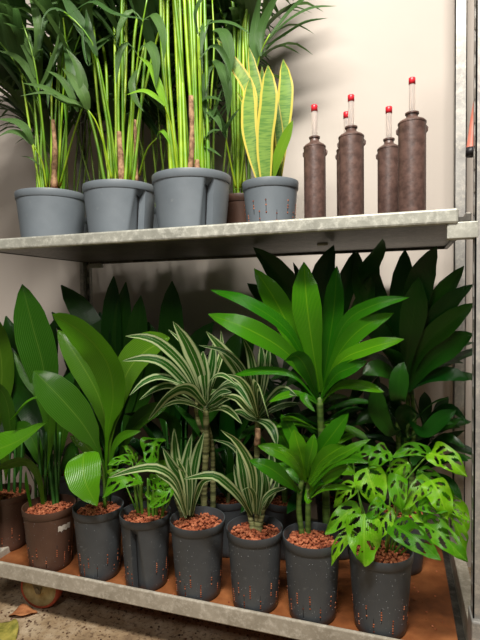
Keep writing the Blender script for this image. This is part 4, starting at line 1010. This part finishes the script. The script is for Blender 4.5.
B4 = back(178, 1.56, 'shaded broad-leaved plant behind the tall striped crown, one pointed leaf upright', 'broad_leaf_plant', 'foliage plant')
for pix, w, N in (
    ([(172, 500, 1.56), (172, 420, 1.56), (172, 340, 1.56), (172, 281, 1.55)], 30, (0, -1, .05)),
    ([(174, 500, 1.56), (180, 420, 1.55), (190, 360, 1.54), (214, 322, 1.52)], 28, (-.2, -1, .3)),
    ([(172, 500, 1.56), (164, 420, 1.55), (160, 365, 1.54), (148, 322, 1.52)], 24, (.2, -1, .2)),
    ([(176, 500, 1.56), (192, 440, 1.52), (214, 400, 1.5), (240, 330, 1.5)], 30, (-.2, -1, .2)),
    ([(174, 500, 1.52), (176, 440, 1.46), (168, 415, 1.42), (122, 414, 1.36)], 22, (0, -1, .6)),
    ([(176, 500, 1.56), (210, 440, 1.55), (226, 400, 1.55), (232, 350, 1.55)], 30, (0, -1, .1)),
    ([(176, 500, 1.56), (220, 420, 1.6), (240, 360, 1.6), (250, 320, 1.6)], 28, (0, -1, .1))):
    pleaf(B4, pix, w, DK, pr='paddle', N=N, fold=.14, ripple=.02, ns=18, na=6)
B5 = back(112, 1.54, 'shaded plant with dark pointed leaves behind the huge lime leaf', 'broad_leaf_plant', 'foliage plant')
for pix, w, N in (
    ([(110, 500, 1.54), (108, 420, 1.53), (92, 330, 1.51), (61, 285, 1.50)], 28, (.3, -1, .2)),
    ([(112, 500, 1.54), (114, 420, 1.53), (112, 340, 1.52), (114, 276, 1.51)], 26, (0, -1, .1)),
    ([(113, 500, 1.54), (118, 420, 1.53), (122, 340, 1.52), (126, 282, 1.51)], 24, (0, -1, .1)),
    ([(114, 500, 1.54), (126, 420, 1.52), (136, 350, 1.51), (141, 295, 1.50)], 30, (-.1, -1, .1)),
    ([(114, 500, 1.54), (110, 420, 1.52), (104, 350, 1.52), (100, 312, 1.52)], 26, (.1, -1, .1)),
    ([(114, 500, 1.54), (130, 430, 1.52), (150, 370, 1.51), (160, 330, 1.50)], 28, (-.1, -1, .1)),
    ([(110, 500, 1.54), (96, 430, 1.52), (80, 370, 1.51), (62, 345, 1.50)], 28, (.1, -1, .1)),
    ([(110, 500, 1.54), (100, 430, 1.54), (80, 350, 1.55), (52, 312, 1.55)], 22, (.3, -1, .2))):
    pleaf(B5, pix, w, DK, pr='paddle', N=N, fold=.14, ripple=.02, ns=18, na=6)
B6 = back(60, 1.50, 'shaded cast iron plant behind the two brown pots', 'cast_iron_plant', 'foliage plant')
for pix, w, N in (
    ([(42, 500, 1.52), (36, 420, 1.51), (16, 350, 1.5), (6, 316, 1.49)], 26, (.2, -1, .1)),
    ([(42, 500, 1.52), (44, 420, 1.51), (50, 350, 1.5), (54, 320, 1.49)], 26, (0, -1, .1)),
    ([(42, 500, 1.52), (30, 430, 1.51), (16, 380, 1.5), (0, 350, 1.49)], 30, (.2, -1, .2)),
    ([(42, 500, 1.52), (60, 420, 1.51), (74, 380, 1.5), (80, 350, 1.49)], 30, (-.2, -1, .2)),
    ([(42, 500, 1.52), (20, 450, 1.51), (0, 420, 1.5), (-15, 410, 1.49)], 24, (.2, -1, .3)),
    ([(42, 500, 1.52), (46, 450, 1.51), (56, 420, 1.5), (70, 410, 1.49)], 24, (-.2, -1, .3))):
    pleaf(B6, pix, w, DK, pr='paddle', N=N, fold=.14, ripple=.02, ns=18, na=6)
for root, x_ in ((B6, 42), (B5, 112), (B4, 176)):
    for k in range(5): pstem(root, [(x_-6+3*k, 505, 1.53), (x_-7+4*k, 470, 1.53), (x_-10+5*k, 420, 1.53)], 3, 2, 'petdark', name='leaf_stalk')
B7 = back(285, 1.50, 'shaded dracaena behind the gap of the green and striped front dracaenas')
pstem(B7, [(285, 510, 1.5), (284, 460, 1.5), (283, 420, 1.5)], 6, 5, 'greencane', name='cane', wob=.15)
crown(B7, at(283, 424, 1.5), 18, .2, .036, DK, (0, 75), (0, 360), 41)

for root, x_, y_ in ((B4, 178, 480), (B5, 112, 470), (B6, 42, 470), (B3, 228, 470)):
    crown(root, at(x_, y_, 1.55), 14, .30, .06, DK, (35, 85), (0, 360), x_, sag=.2, pr='broad')
for root, x_, y_ in ((B1, 404, 480), (B2, 334, 480), (B7, 283, 480), (B4, 178, 500)):
    crown(root, at(x_, y_, 1.55), 12, .24, .05, DK, (5, 70), (0, 360), x_+1)
for root, x_, y_, n_, L_ in ((B6, 20, 420, 12, .24), (B5, 90, 410, 12, .26), (B5, 130, 400, 10, .22), (B4, 180, 400, 14, .26), (B4, 215, 410, 10, .24), (B3, 240, 430, 12, .22)):
    crown(root, at(x_, y_, 1.62), n_, L_, .07, DK, (20, 85), (0, 360), x_+5, sag=.25, pr='broad')
for root, x_, y_, n_, L_ in ((B2, 300, 440, 14, .2), (B2, 345, 420, 16, .2), (B1, 372, 430, 14, .2), (B1, 428, 440, 12, .18), (B7, 280, 380, 12, .2)):
    crown(root, at(x_, y_, 1.6), n_, L_, .045, DK, (-10, 75), (0, 360), x_+5)
for x_, y_, Y_ in ((320, 424, 1.36), (322, 446, 1.38)):
    crown(P2, at(x_, y_, Y_), 9, .15, .034, 'dracaena', (-15, 40), (0, 360), y_)
for pix, w in (([(420, 430, 1.55), (436, 412, 1.5), (452, 408, 1.46), (468, 424, 1.44)], 9), ([(420, 436, 1.55), (438, 430, 1.5), (452, 424, 1.46), (462, 418, 1.44)], 10), ([(424, 452, 1.55), (438, 440, 1.5), (450, 438, 1.46), (466, 448, 1.44)], 10), ([(418, 470, 1.55), (436, 476, 1.5), (450, 484, 1.46), (462, 500, 1.44)], 12)):
    pleaf(B1, pix, w, DK, N=(0, -.8, .6), fold=.2)
# ------------------------------------------------------------------ hanging sleeve by the right post, floor litter
p0, p1 = at(476.5, 92, 1.215), at(471, 150, 1.205)
e = thing('tapered_sleeve', p1, 'narrow terracotta-red tapered sleeve with a black lower end, hanging behind the right front post', 'sleeve')
mb = MB(); mb.tube([p0, p0.lerp(p1, .5), p1], [.003, .008, .0105], 16, cap=False); mb.build('sleeve', M['pinkred'], e)
d = (p1-p0).normalized(); mb = MB(); mb.tube([p1-d*.004, p1+d*.014, p1+d*.012], [.0115, .0105, .004], 16, cap=True); mb.build('black_end', M['black'], e)
mb = MB(); mb.tube([p0+Vector((0, 0, -.01)), p0+Vector((.012, 0, .012)), Vector((.185, 1.19, p0.z+.01))], .0016, 6); mb.build('hanging_loop', M['black'], e)

def litter(name, px, py, w, l, ang, mat, label, cat):
    d = AX[0]*((px-240)/FPX)+AX[1]*((320-py)/FPX)+AX[2]; p = CAM+d*(-CAM.z/d.z)
    mb = MB(); dr = Vector((math.cos(ang), math.sin(ang), 0))
    ribbon(mb, [p-dr*l/2+Vector((0, 0, .003)), p+Vector((0, 0, .012)), p+dr*l/2+Vector((0, 0, .003))], w, 'oval', (0, 0, 1), .25, .1, 12, 6)
    o = mb.build(name, M[mat], loc=p)
    tag(o, label, cat); s = o.modifiers.new('thick', 'SOLIDIFY'); s.thickness = .0015
    return o
litter('dry_leaf', 23, 615, .05, .085, R(25), 'bark', 'dry orange-brown leaf lying on the floor beside the caster wheel', 'leaf')
litter('fallen_leaf', 4, 634, .08, .12, R(-20), 'moss', 'yellow-green fallen leaf on the floor in the bottom left corner', 'leaf')
mb = MB(); q = random.Random(3)
for i in range(900):
    x = q.uniform(-1.35, .1); y = q.uniform(.75, 1.5); r_ = q.uniform(.0012, .0042)
    mb.ico((x, y, r_*.5), r_, (1, 1, .6))
tag(mb.build('floor_crumbs', M['crumb'], smooth=False), 'scattered soil crumbs and clay bits on the floor under the trolley', 'debris', kind='stuff')
mb = MB()
for i in range(160):
    x = q.uniform(-1.1, .125); y = q.uniform(FY+.02, FY+.5); r_ = q.uniform(.0012, .0034)
    mb.ico((x, y, ZP+r_*.4), r_, (1, 1, .6))
tag(mb.build('deck_crumbs', M['clay'], smooth=False), 'spilled clay granules and debris lying on the brown lower deck', 'debris', kind='stuff')

# ------------------------------------------------------------------ light
def area(name, loc, target, size, size_y, power, color):
    l = bpy.data.lights.new(name, 'AREA'); l.shape = 'RECTANGLE'; l.size = size; l.size_y = size_y; l.energy = power; l.color = color
    o = bpy.data.objects.new(name, l); col.objects.link(o); o.location = loc
    o.rotation_euler = (Vector(target)-Vector(loc)).to_track_quat('-Z', 'Y').to_euler(); return o
area('ceiling_lamp', (-.05, -.05, 2.85), (-.5, 1.35, .9), .9, .2, 102, (1, .95, .88))
area('palm_fill', (-.4, -1.0, 2.2), (-.8, 1.5, 1.7), .6, .4, 18, (1, .96, .92))  # added fill light from the front, brightens the upper palms
w = bpy.data.worlds.new('world'); bpy.context.scene.world = w; w.use_nodes = True
bg = w.node_tree.nodes['Background']; bg.inputs[0].default_value = (1, .96, .92, 1); bg.inputs[1].default_value = .05
vs = bpy.context.scene.view_settings
vs.view_transform = 'Standard'; vs.look = 'None'; vs.gamma = 1; vs.use_curve_mapping = False; vs.exposure = 0
